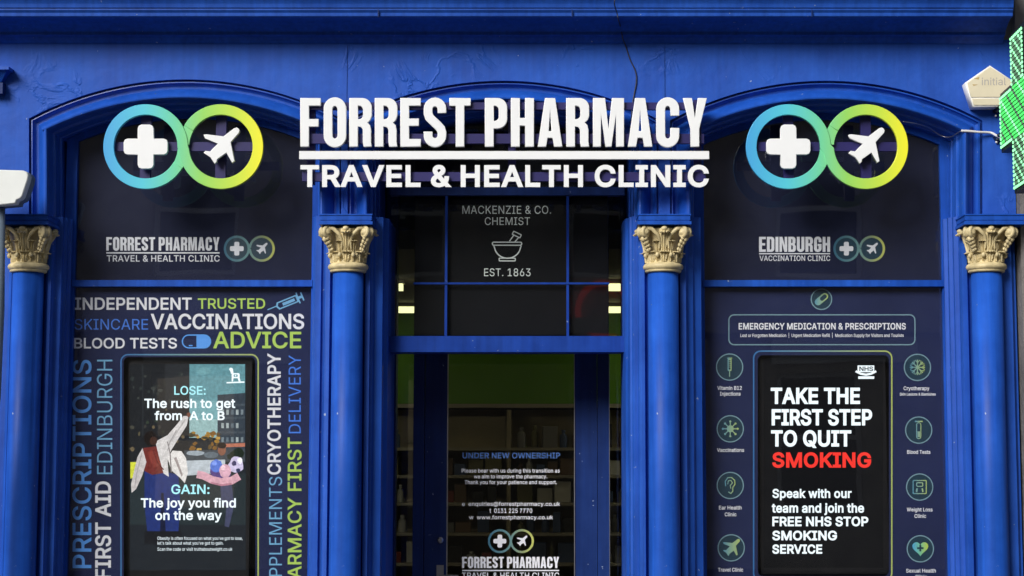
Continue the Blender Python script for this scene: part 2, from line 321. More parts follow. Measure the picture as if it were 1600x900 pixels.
# ------------------------------------------------------------------ lettering
GLYPH_TEXT = r"""
A 480 135 142,85 0,16 0,201 509,276 509,463 0,395 0,344 142;155 199,324 199,264 372,239 456,191 302
B 456 315 267,315 262,331 260,347 254,363 245,378 234,391 220,402 203,411 184,416 161,418 136,416 111,410 88,400 67,386 48,368 31,344 18,317 8,284 2,247 0,60 0,60 509,241 509,274 507,304 501,329 491,350 477,367 461,381 442,390 421,396 398,398 374,397 353,393 336,387 320,368 295,343 278;281 60,309 67,330 80,344 96,353 115,355 137,354 153,350 169,333 197,320 209,306 218,289 225,269 229,248 231,125 231,125 57,245 57;125 452,125 285,238 285,273 290,288 296,302 304,314 314,323 326,330 340,335 355,336 372,333 393,326 412,313 429,294 442,270 449,240 452
C 510 267 456,237 453,209 445,184 432,161 414,141 391,125 364,113 332,106 295,103 254,106 213,113 177,125 145,141 117,161 94,184 76,210 63,237 56,267 53,300 56,330 65,344 72,369 90,389 114,404 144,408 160,473 160,467 135,459 112,448 91,435 71,420 53,383 24,363 13,317 -2,293 -6,267 -7,225 -3,186 7,150 25,119 49,92 79,70 115,53 157,44 203,40 254,44 305,53 352,70 393,92 429,119 459,150 484,186 501,225 512,267 516,317 511,362 496,383 485,402 471,419 456,435 438,448 418,459 397,467 373,473 348,408 348,404 365,389 395,380 407,357 428,344 437,330 444,300 453
D 502 219 0,60 0,60 509,225 509,273 505,315 495,353 478,385 455,412 426,433 391,449 351,458 306,462 255,458 205,449 159,433 119,411 83,384 54,351 31,312 14,268 3;291 441,258 449,221 452,125 452,125 57,215 57,254 60,288 68,318 81,343 99,363 122,379 149,390 181,397 216,399 255,397 294,390 329,379 361,364 388,344 410,320 428
E 419 125 286,355 286,355 229,125 229,125 57,375 57,375 0,60 0,60 509,372 509,372 452,125 452
F 410 125 278,346 278,346 221,125 221,125 0,60 0,60 509,369 509,369 452,125 452
G 520 265 456,236 453,209 445,183 432,160 414,141 392,125 364,113 332,106 295,103 254,106 213,113 177,125 145,141 117,161 95,184 76,210 63,238 56,269 53,296 55,322 61,345 71,365 85,382 102,396 123,407 147,413 173,415 199,283 199,283 256,478 256,478 200,475 160,466 124,451 91,431 62,406 38,377 19,344 5,308 -4,269 -7,225 -3,185 7,149 25,118 49,91 79,69 116,53 157,43 203,40 254,43 305,53 352,69 393,91 429,117 459,149 484,184 501,223 512,265 516,291 514,316 510,340 504,384 483,403 469,421 453,436 436,449 416,460 395,468 373,474 349,408 349,395 379,378 406,368 417,344 436,330 443,300 453
H 517 392 509,457 509,457 0,392 0,392 232,125 232,125 0,60 0,60 509,125 509,125 289,392 289
I 300 31 509,269 509,269 452,183 452,183 57,269 57,269 0,31 0,31 57,118 57,118 452,31 452
J 396 261 93,269 117,272 145,272 509,336 509,336 145,332 100,318 63,294 33,263 11,227 -2,185 -7,143 -2,106 11,75 33,52 63,38 100,33 145,33 173,98 173,98 145,100 117,108 93,122 74,139 61,160 53,185 50,209 53,230 61,248 74
K 467 60 509,125 509,124 241,174 303,364 509,448 509,243 289,449 0,372 0,198 245,125 167,125 0,60 0
L 393 125 57,361 57,361 0,60 0,60 509,125 509
M 628 60 0,60 509,152 509,287 159,315 73,352 187,476 509,568 509,568 0,504 0,505 369,507 436,456 291,342 0,286 0,159 321,120 435,122 291,122 0
N 523 125 291,125 0,60 0,60 509,136 509,363 151,388 107,403 77,399 157,399 509,463 509,463 0,387 0,168 346,120 431
O 533 309 512,348 501,384 484,415 459,442 429,464 393,480 352,490 305,493 254,490 203,480 157,464 115,442 79,415 49,384 25,348 7,309 -3,267 -7,225 -3,186 7,150 25,119 49,92 79,70 115,53 157,44 203,40 254,44 305,53 352,70 393,92 429,119 459,150 484,186 501,225 512,267 516;408 144,420 176,428 213,430 254,428 295,420 332,408 365,392 392,372 415,349 433,324 446,296 453,267 456,237 453,210 445,184 433,161 415,142 392,125 364,113 332,106 295,103 254,106 213,113 176,125 144,142 117,161 94,184 76,210 63,237 55,267 53,296 55,324 63,349 76,372 94,392 116
P 445 272 188,235 186,125 186,125 0,60 0,60 509,235 509,272 506,305 499,332 487,356 471,375 452,390 430,400 404,407 377,409 348,407 318,400 291,390 265,375 243,356 223,332 207,305 195;125 452,125 242,233 242,257 244,279 248,297 256,312 266,324 279,333 294,339 310,343 328,344 348,343 367,339 385,333 402,324 416,312 428,297 439,279 446,257 451
Q 533 53 352,70 393,92 429,119 459,150 484,186 501,225 512,267 516,309 512,348 501,384 484,415 459,442 429,464 393,480 352,490 305,493 254,490 203,480 157,464 115,442 79,415 49,403 40,468 -48,401 -48,357 12,348 7,309 -3,267 -7,225 -3,186 7,150 25,119 49,92 79,70 115,53 157,44 203,40 254,44 305;237 55,267 53,296 55,319 62,245 159,313 159,366 89,372 94,392 116,408 144,420 176,428 213,430 254,428 295,420 332,408 365,392 392,372 415,349 433,324 446,296 453,267 456,237 453,210 445,184 433,161 415,142 392,125 364,113 332,106 295,103 254,106 213,113 176,125 144,142 117,161 94,184 76,210 63
R 449 376 250,356 232,333 217,314 209,428 0,353 0,246 199,125 198,125 0,60 0,60 509,236 509,273 506,305 500,333 489,356 473,376 455,390 433,401 408,407 381,409 352,407 323,401 296,390 271;125 452,125 255,258 256,280 260,298 267,313 276,325 287,334 300,340 316,344 333,345 352,344 371,340 389,334 405,325 419,313 430,298 440,258 451
S 447 395 198,402 180,407 161,408 139,406 112,399 87,386 64,370 43,349 25,323 11,294 0,261 -7,224 -9,188 -7,156 -1,128 9,102 23,81 40,64 60,51 83,42 109,38 137,104 137,108 118,114 102,123 88,136 76,150 66,166 59,185 53,204 50,224 49,246 50,267 54,286 60,303 69,317 79,329 92,338 106,344 122,346 139,344 154,340 168,332 179,322 189,296 205,245 222,184 239,145 253,112 269,86 289,67 313,56 341,52 372,54 400,62 425,75 448,92 468,113 484,138 498,165 508,195 514,227 516,259 514,289 508,316 498,340 484,360 468,377 449,390 427,398 403,401 378,337 378,332 402,320 421,302 437,280 449,254 456,225 459,185 454,167 448,152 440,139 430,129 418,121 405,117 391,115 376,117 359,122 345,131 334,142 324,155 315,198 297,295 270,312 264,344 248,359 238,384 213
T 449 32 509,417 509,417 452,257 452,257 0,193 0,193 452,32 452
U 517 259 -8,220 -6,186 2,154 15,126 33,103 55,85 80,71 108,63 140,60 173,60 509,124 509,124 178,126 155,132 133,141 113,153 95,169 80,187 68,208 59,232 53,259 52,285 53,309 59,331 68,349 80,364 95,377 113,385 133,391 155,393 178,393 509,457 509,457 173,454 140,446 108,433 80,414 55,391 33,363 15,332 2,297 -6
V 480 278 0,204 0,16 509,84 509,207 164,242 53,290 206,395 509,463 509
W 686 351 391,343 435,318 323,230 0,155 0,16 509,82 509,172 162,193 61,211 145,306 509,380 509,474 145,493 63,510 145,603 509,670 509,530 0,455 0,368 323
X 474 182 129,91 0,18 0,200 260,29 509,104 509,217 340,238 302,272 361,374 509,446 509,276 263,456 0,382 0,250 195,237 218
Y 472 455 509,268 208,268 0,203 0,203 208,16 509,91 509,213 309,236 262,260 310,381 509
Z 438 397 462,169 129,114 55,214 57,399 57,399 0,42 0,42 46,273 385,323 453,40 452,40 509,397 509
a 389 257 231,265 235,271 240,276 255,275 272,272 285,267 297,260 307,251 315,240 322,227 327,212 330,196 331,178 330,163 327,137 316,118 301,104 283,100 274,41 291,51 313,64 331,79 346,95 358,114 368,133 375,153 380,173 383,208 384,255 375,271 369,300 350,312 336,322 320,330 301,335 278,337 251,337 0,277 0,277 52,272 52,260 34,242 16,215 1,199 -4,160 -9,137 -7,115 -3,94 5,76 15,60 29,48 45,38 63,32 84,30 108,32 128,36 146,43 161,53 174,64 184,92 200,125 211;147 163,134 159,112 147,103 139,97 130,93 118,92 105,93 93,96 82,102 72,109 64,119 57,142 48,170 45,192 47,211 51,228 59,242 68,254 80,263 93,270 108,274 122,276 138,276 190,267 184,251 180
b 424 260 -6,229 -8,208 -7,189 -3,172 4,147 21,123 50,118 59,112 59,112 0,53 0,53 509,114 509,114 319,118 319,137 346,158 364,171 373,188 379,207 383,229 384,259 382,287 374,313 361,335 342,354 320,370 293,381 261,388 227,390 189,388 151,381 116,370 84,355 57,336 34,313 16,288 3;220 47,242 49,262 55,279 66,294 80,306 97,316 117,323 139,327 163,328 189,327 215,323 239,316 261,307 281,295 298,280 311,262 322,243 328,220 330,198 328,178 322,161 312,147 299,134 282,125 263,118 241,114 216,113 189,114 162,118 138,125 115,135 95,147 78,162 65,179 55,198 49
c 396 207 330,184 328,163 321,145 310,130 296,118 278,108 258,102 236,98 212,96 187,98 163,102 139,108 117,118 97,130 80,145 66,163 55,184 49,207 46,232 49,253 55,271 66,292 89,301 107,304 117,363 102,350 70,331 43,306 21,292 12,261 -1,244 -5,207 -8,174 -5,144 3,117 16,93 35,72 58,56 85,44 116,37 150,34 187,37 225,44 260,56 291,72 318,93 341,117 360,144 374,174 382,226 384,260 377,291 364,305 356,330 335,349 308,362 277,303 262,300 272,284 297,270 311,242 325,231 328
d 424 217 -7,195 -8,165 -6,137 3,111 16,89 34,70 57,55 84,43 116,36 151,34 189,36 227,43 261,55 293,70 320,89 342,112 361,137 374,165 382,196 384,218 383,237 379,253 373,278 355,295 336,306 319,311 319,311 509,372 509,372 0,313 0,313 59,307 59,287 31,266 12,236 -3;205 47,226 49,246 55,263 65,278 78,290 95,299 115,306 138,310 162,312 189,310 216,306 241,300 263,290 282,278 299,263 312,246 322,227 328,205 330,182 328,162 322,145 311,130 298,118 281,108 261,102 239,98 215,96 189,98 163,102 139,109 117,118 97,130 80,145 66,162 55,182 49
e 404 226 383,246 380,266 374,285 366,303 355,319 341,334 324,347 305,357 282,365 256,370 227,371 169,97 169,102 127,110 106,121 88,135 73,151 61,169 53,190 48,212 46,241 49,265 58,276 65,294 82,306 105,365 91,358 72,348 55,335 39,320 26,302 14,283 4,261 -3,237 -7,212 -8,177 -5,145 3,117 16,92 35,72 58,56 85,44 116,37 150,34 187,36 224,44 258,55 290,71 317,91 340,115 359,142 373,172 382,205 384;246 323,227 328,205 330,183 328,164 323,146 313,131 301,119 286,109 270,102 251,97 231,96 221,308 221,304 248,298 269,288 286,277 301,263 314
f 254 243 521,227 468,202 474,178 472,164 468,154 460,147 449,143 435,142 379,228 379,228 327,142 327,142 0,81 0,81 327,6 327,6 379,81 379,82 452,87 470,96 486,107 499,120 510,135 519,169 529,201 530,231 525
g 425 207 -97,236 -95,261 -87,282 -75,298 -58,308 -34,311 -6,311 68,306 68,287 41,266 23,236 10,217 6,195 5,165 7,138 14,113 27,90 43,71 65,55 90,43 120,36 154,34 191,36 229,43 263,55 293,71 320,90 342,112 361,138 374,166 382,196 384,218 383,237 379,253 373,267 365,279 356,308 319,313 319,313 379,372 379,372 -9,370 -40,363 -67,350 -90,334 -109,314 -124,291 -136,265 -144,237 -149,207 -151,156 -146,134 -140,114 -132,97 -122,82 -110,59 -84,51 -69,101 -41,122 -66,142 -82,154 -88,169 -93,187 -96;145 312,130 298,118 282,109 262,102 241,98 218,96 193,98 167,102 144,109 123,118 104,131 88,145 76,163 66,183 61,205 59,227 61,246 66,264 75,278 87,290 103,300 121,307 142,311 166,312 193,311 219,307 242,300 264,291 283,279 299,264 312,247 322,227 328,205 330,182 328,163 322
h 410 350 298,355 271,357 240,357 0,296 0,296 235,293 263,286 286,273 304,256 318,235 326,210 329,192 328,176 324,161 317,147 308,136 297,126 283,119 266,115 248,114 0,53 0,53 509,114 509,114 314,132 344,152 362,175 374,200 382,227 384,252 383,275 377,295 369,313 356,328 340,341 321
i 167 114 379,114 0,53 0,53 379;114 512,121 504,125 494,126 483,125 472,121 463,114 455,105 448,95 444,84 443,73 444,63 448,54 455,47 463,43 472,41 483,43 494,47 504,54 512,63 518,73 522,84 524,95 522,105 518
j 167 51 -46,53 -29,53 379,114 379,114 -30,112 -52,108 -72,102 -90,92 -106,80 -119,65 -129,47 -137,27 -141,-10 -143,-10 -87,18 -85,31 -80,40 -72,47 -61;114 455,105 448,95 444,83 443,72 444,62 448,53 455,42 472,41 483,42 494,53 512,62 518,72 522,83 524,95 522,105 518,114 512,125 494,126 483,125 472
k 381 201 216,372 0,294 0,154 178,114 141,114 0,53 0,53 509,114 509,114 212,121 212,284 379,360 379
l 189 154 -2,112 0,91 8,74 20,62 37,55 59,53 84,53 509,114 509,114 83,120 62,126 57,135 53,146 52,170 54,181 3
m 610 493 279,485 298,473 313,456 323,438 329,419 330,402 329,387 326,374 320,363 312,353 302,345 290,336 263,335 0,274 0,274 260,272 280,265 297,253 311,238 322,220 328,199 330,185 329,171 326,145 312,135 302,126 289,119 274,115 257,114 0,53 0,53 379,112 379,112 308,122 331,132 346,144 358,172 376,187 382,203 385,219 386,245 383,268 375,287 361,303 342,314 320,317 309,326 329,337 343,350 356,364 366,381 375,398 381,417 385,437 386,458 385,478 380,497 372,514 361,529 346,541 328,550 307,555 283,557 255,557 0,496 0,496 254
n 410 350 298,355 271,357 240,357 0,296 0,296 235,293 263,286 286,273 304,256 318,235 326,210 329,192 328,176 324,161 317,147 308,136 297,126 283,119 266,115 248,114 0,53 0,53 379,112 379,112 310,116 319,132 344,152 362,175 374,200 382,227 384,252 383,275 377,295 369,313 356,328 340,341 321
o 415 241 382,271 374,299 360,323 341,343 318,359 291,371 260,379 225,381 187,379 150,371 116,359 85,343 58,323 35,299 16,271 3,241 -5,207 -8,174 -5,144 3,117 16,93 35,72 58,56 85,44 116,37 150,34 187,37 225,44 260,56 291,72 318,93 341,117 360,144 374,174 382,207 384;307 117,314 139,318 163,319 187,318 212,314 236,307 258,298 278,285 296,270 310,252 321,231 328,207 330,184 328,163 321,145 310,130 296,118 278,108 258,102 236,98 212,96 187,98 163,102 139,108 117,118 97,130 80,145 66,163 55,184 49,207 46,231 49,252 55,270 66,285 80,298 97
p 424 114 -143,53 -143,53 379,112 379,112 319,118 319,137 346,158 364,171 373,188 379,207 383,229 384,259 382,287 374,313 361,335 342,354 320,370 293,381 261,388 227,390 189,388 151,381 116,370 84,355 57,336 34,313 16,288 3,260 -6,229 -8,208 -7,189 -3,159 12,147 21,118 59,114 59;220 47,242 49,262 55,279 66,294 80,306 97,316 117,323 139,327 163,328 189,327 215,323 239,316 261,307 281,295 298,280 311,262 322,243 328,220 330,198 328,178 322,161 312,147 299,134 282,125 263,118 241,114 216,113 189,114 162,118 138,125 115,135 95,147 78,162 65,179 55,198 49
q 424 372 379,372 -143,311 -143,311 59,306 59,295 41,277 21,266 12,236 -3,217 -7,195 -8,165 -6,137 3,111 16,89 34,70 57,55 84,43 116,36 151,34 189,36 227,43 261,55 293,70 320,89 342,112 361,137 374,165 382,196 384,218 383,237 379,253 373,278 355,295 336,307 319,313 319,313 379;205 47,226 49,246 55,263 65,278 78,290 95,299 115,306 138,310 162,312 189,310 216,306 241,300 263,290 282,278 299,263 312,246 322,227 328,205 330,182 328,162 322,145 311,130 298,118 281,108 261,102 239,98 215,96 189,98 163,102 139,109 117,118 97,130 80,145 66,162 55,182 49
r 259 174 321,159 315,146 306,135 296,126 284,119 269,115 254,114 0,53 0,53 379,112 379,112 321,124 339,137 354,152 367,171 377,191 383,213 385,243 384,243 322,207 326
s 365 137 378,161 383,187 384,212 383,234 379,254 372,271 363,286 352,299 339,318 308,324 290,268 277,262 291,254 304,243 316,228 325,210 331,187 333,166 331,147 326,131 317,119 305,111 292,109 277,110 264,115 253,124 243,136 235,172 223,261 200,287 187,306 171,320 153,328 131,331 107,329 85,323 65,312 47,298 31,281 18,260 6,236 -2,210 -7,182 -8,157 -7,133 -3,112 3,93 12,76 24,62 38,50 54,41 73,36 94,94 107,101 87,111 72,124 60,141 52,160 47,181 45,206 47,227 53,244 62,258 74,265 88,268 103,266 115,262 126,254 136,243 144,229 150,149 170,118 180,92 192,72 208,58 227,50 249,47 274,49 295,55 314,65 332,79 347,95 360,115 370
t 227 168 -4,138 -1,113 7,92 21,77 41,68 64,65 93,65 327,6 327,6 379,65 379,65 471,126 471,126 379,204 379,204 327,126 327,127 83,130 70,136 61,144 55,156 51,170 50,202 54,213 2,192 -3
u 410 218 51,234 55,249 62,263 71,274 83,283 97,290 113,295 132,296 379,357 379,357 0,298 0,298 70,294 60,277 35,257 17,234 5,209 -3,182 -5,158 -3,135 2,115 11,97 23,82 39,69 59,60 82,54 109,53 379,114 379,114 144,116 117,124 94,137 75,154 61,175 53,200 50
v 389 226 0,163 0,17 379,84 379,180 110,195 57,216 132,305 379,371 379
w 567 284 309,248 172,199 0,138 0,23 379,87 379,154 137,170 65,206 214,252 379,316 379,382 136,397 66,434 214,480 379,545 379,429 0,368 0
x 379 282 379,352 379,224 192,358 0,287 0,209 120,189 156,160 103,91 0,21 0,155 195,29 379,100 379,170 270,191 232,211 270,233 306
y 389 57 -142,47 -139,61 -86,94 -90,104 -89,122 -81,130 -74,138 -64,151 -36,163 -1,17 379,84 379,173 132,194 58,224 155,305 379,371 379,204 -58,196 -77,177 -107,165 -119,153 -128,139 -136,125 -141,109 -144,82 -145
z 380 48 379,333 379,333 331,126 60,126 56,339 56,339 0,42 0,42 46,254 320,48 323
0 453 262 512,295 502,323 484,348 461,368 431,384 395,396 353,403 306,405 254,403 202,396 155,384 113,368 77,348 48,323 24,295 7,263 -3,227 -7,191 -3,158 7,130 24,105 48,85 77,69 113,57 155,50 202,48 254,50 306,57 353,69 395,85 431,106 461,130 484,159 502,191 512,227 516;330 144,338 176,342 213,344 254,342 295,338 332,330 365,320 393,306 416,290 435,271 449,250 457,227 460,203 457,182 449,163 435,147 416,134 393,123 365,115 332,111 295,109 254,111 213,115 176,123 144,134 116,147 92,163 74,182 60,203 52,227 50,250 52,271 60,290 74,306 92,320 116
1 453 391 55,391 0,76 0,76 55,212 55,212 448,86 358,86 427,198 509,276 509,276 55
2 453 306 497,328 482,346 465,361 445,372 423,379 398,381 372,380 354,377 336,363 299,336 259,294 209,153 60,389 57,389 0,64 0,64 47,282 282,303 312,311 327,316 341,319 356,320 371,319 389,315 405,308 419,298 431,287 441,273 449,258 455,224 460,205 458,188 454,172 447,159 438,148 427,139 413,132 398,128 381,127 362,66 362,68 391,75 418,86 442,102 464,121 482,143 496,168 507,196 513,225 516,254 513,281 507
3 453 70 452,70 509,372 509,372 461,221 289,247 290,279 286,308 276,333 262,354 244,371 222,383 198,391 173,393 145,390 116,383 90,370 66,354 45,333 27,309 12,281 2,251 -5,218 -7,188 -5,159 1,133 10,108 22,88 38,70 57,57 79,48 104,44 132,109 132,112 115,118 100,126 87,137 76,150 66,165 59,182 54,200 51,219 50,239 51,258 55,275 61,291 69,304 80,315 93,323 108,328 125,329 145,328 163,323 180,316 196,306 211,292 223,275 234,254 241,229 246,201 248,157 248,157 299,288 448,288 452
4 453 282 163,282 318,343 318,343 163,413 163,413 105,343 105,343 0,282 0,282 105,40 105,40 158,247 509,311 509,109 166
5 453 139 255,128 246,67 253,96 509,366 509,366 452,151 452,134 301,148 311,178 325,194 330,229 334,252 332,274 328,294 321,313 311,330 299,345 285,358 269,370 251,379 231,386 210,390 187,391 163,388 132,381 102,369 76,352 52,332 32,309 15,282 3,253 -4,221 -7,192 -5,165 1,140 11,118 25,99 41,83 60,71 82,63 105,60 130,122 130,125 115,130 102,138 89,148 78,160 68,173 60,188 54,204 51,221 50,241 51,259 56,276 64,291 75,304 89,314 104,322 122,326 141,328 162,326 183,321 203,314 221,303 237,290 251,275 262,257 270,238 275,218 277,201 276,184 273,152 262
6 453 333 30,310 14,284 3,257 -4,226 -7,196 -4,168 3,142 15,119 31,100 51,84 74,73 101,66 130,64 162,65 187,71 212,80 239,93 268,112 302,252 509,322 509,175 296,184 302,208 311,235 314,265 312,291 305,316 295,337 280,355 262,370 240,380 215,387 187,389 157,387 127,379 98,368 73,352 50;293 241,279 251,263 259,245 264,226 265,207 264,190 259,174 252,160 241,148 229,138 214,131 197,126 179,125 158,126 138,131 119,138 102,148 86,160 73,174 63,190 55,207 50,226 48,245 50,263 55,279 63,293 73,304 86,314 101,322 119,326 137,327 157,326 178,322 196,314 213,304 228
7 453 323 448,323 452,62 452,62 509,391 509,391 449,165 0,97 0
8 453 129 276,109 289,93 308,80 330,73 354,70 380,73 405,79 429,90 450,106 469,124 485,146 498,170 508,197 514,226 516,255 514,282 508,306 498,328 485,346 469,361 450,373 429,379 405,382 380,379 354,372 330,359 308,343 289,323 276,300 267,319 260,335 252,351 241,365 228,377 212,387 195,395 176,399 156,401 135,398 109,391 84,378 62,362 42,341 25,317 11,289 1,259 -5,226 -7,193 -5,163 1,136 11,111 25,91 42,74 62,62 84,54 109,52 135,53 156,58 176,65 195,75 212,87 228,101 241,117 252,134 260,153 265;121 106,129 91,139 79,152 69,167 60,185 54,205 50,226 49,248 50,267 54,285 60,300 69,313 79,323 91,331 106,335 121,337 139,335 157,330 173,322 189,312 202,283 223,265 230,247 234,226 235,206 234,187 230,169 223,140 202,130 189,122 173,117 157,115 139,117 121;134 392,133 376,134 359,138 344,145 330,154 318,165 308,178 300,193 294,209 291,226 290,244 291,260 294,274 300,287 308,298 318,307 330,314 344,318 359,319 376,318 392,314 407,308 420,299 432,288 442,260 455,244 459,226 460,208 459,192 455,164 442,153 432,138 407
9 453 120 479,143 494,168 506,196 513,226 516,256 513,285 506,310 494,333 478,352 458,368 434,380 408,387 378,389 347,387 322,382 296,373 270,359 240,340 207,315 168,200 0,130 0,277 213,268 207,245 198,232 195,188 197,161 203,137 214,116 229,98 247,83 269,72 294,66 321,64 352,66 382,73 411,85 436,101 459;279 446,263 454,245 459,226 460,207 459,190 454,174 446,160 435,148 423,138 407,131 390,127 372,125 352,127 331,131 313,138 295,148 280,160 268,174 257,190 250,207 245,226 243,245 245,263 249,279 257,293 267,305 280,322 312,326 330,327 350,326 371,322 390,305 422,293 435
& 448 322 424,324 404,323 389,320 375,309 349,301 336,269 303,219 266,328 133,336 151,343 174,348 198,349 224,408 224,403 167,397 144,389 124,371 92,367 87,438 0,364 0,328 43,315 30,294 17,271 7,246 -1,197 -7,165 -5,136 1,110 12,88 26,69 42,54 62,43 84,36 108,34 133,36 154,40 173,47 189,70 220,101 249,135 275,96 327,87 344,81 361,77 379,75 398,77 420,82 440,91 458,102 474,117 488,134 499,154 507,176 512,200 513,224 512,246 507,266 499,283 488,297 475,308 459,317 442;98 115,102 101,109 87,118 76,143 57,158 51,193 46,213 48,232 52,251 59,269 69,292 86,172 230,135 202,121 188,110 174,103 161,98 146,97 131;262 405,260 420,255 434,245 445,233 454,219 459,201 461,189 460,168 453,151 440,145 431,138 411,137 399,138 386,145 363,159 340,182 310,237 352,255 375,259 384
. 188 140 29,135 18,128 9,118 1,107 -3,95 -4,83 -3,73 1,63 9,55 18,51 29,50 41,51 53,55 64,63 73,73 81,83 85,95 87,107 85,118 81,128 73,135 64,140 53,141 41
, 188 84 -119,38 -119,68 71,137 71
: 188 140 29,135 18,128 9,118 1,107 -3,95 -4,83 -3,73 1,63 9,55 18,51 29,50 41,51 53,55 64,63 73,73 81,83 85,95 87,107 85,118 81,128 73,135 64,140 53,141 41;141 316,140 304,128 284,118 277,107 272,95 271,83 272,63 284,55 294,51 304,50 316,51 328,55 339,63 349,73 356,83 360,95 362,107 360,118 356,128 349,135 339,140 328
@ 676 505 61,518 59,533 61,546 66,557 76,565 89,571 106,576 127,579 152,581 215,579 245,575 273,567 301,555 327,541 351,523 373,502 393,477 410,450 424,419 434,385 440,347 442,309 440,274 434,242 424,213 410,187 393,164 372,144 347,128 320,115 289,105 255,100 218,98 178,100 138,105 100,115 66,128 35,144 8,165 -17,188 -37,215 -54,246 -68,280 -78,317 -83,376 -85,428 -77,489 -59,504 -107,480 -116,411 -131,374 -135,307 -133,262 -126,221 -114,184 -98,151 -77,122 -53,98 -24,77 9,61 46,50 87,43 131,40 179,43 226,50 269,61 309,78 346,98 379,123 408,151 433,184 454,220 470,260 482,303 489,349 492,394 489,435 482,472 469,506 452,536 432,562 407,584 380,603 351,617 319,627 285,633 251,635 191,631 142,622 96,615 76,605 57,593 42,579 28,561 18,541 13,503 11,463 21,451 28,432 45,426 56,423 68,402 41,388 30,371 20,351 15,326 13,298 15,273 23,251 35,232 52,216 73,204 96,195 123,190 152,188 182,190 212,197 239,207 265,220 287,237 306,257 322,279 334,304 341,330 343,351 342,369 338,385 331,398 323,409 314,416 306,419 335,474 335,475 97,479 85,485 74,493 66;246 144,251 125,258 108,267 94,279 81,293 72,310 67,329 65,350 66,368 71,382 78,395 89,405 102,412 118,421 160,422 185,421 210,417 231,411 249,403 263,393 274,381 282,366 287,331 292,313 290,297 285,283 277,271 267,260 254,252 239,246 222,243 204,242 185,243 164
' 206 128 318,78 318,70 509,136 509
| 230 88 673,141 673,141 -164,88 -164
"""
GLYPHS = {}
for line in GLYPH_TEXT.strip().split('\n'):
    ch, adv, rest = line[0], *line[2:].split(' ', 1)
    GLYPHS[ch] = (int(adv), [[tuple(int(v) for v in p.split(' ')) for p in c.split(',')] for c in rest.split(';')])
CAP = max(y for c in GLYPHS['H'][1] for _, y in c)
def grotesk(s, track=0.0):
    """plain sans letters: contours with cap height 1, laid out along x"""
    x, out = 0, []
    for ch in s:
        if ch == ' ': x += CAP * .38; continue
        adv, cons = GLYPHS[ch]
        out.append([[((px + x) / CAP, py / CAP) for px, py in c] for c in cons]); x += adv + track * CAP
    return out
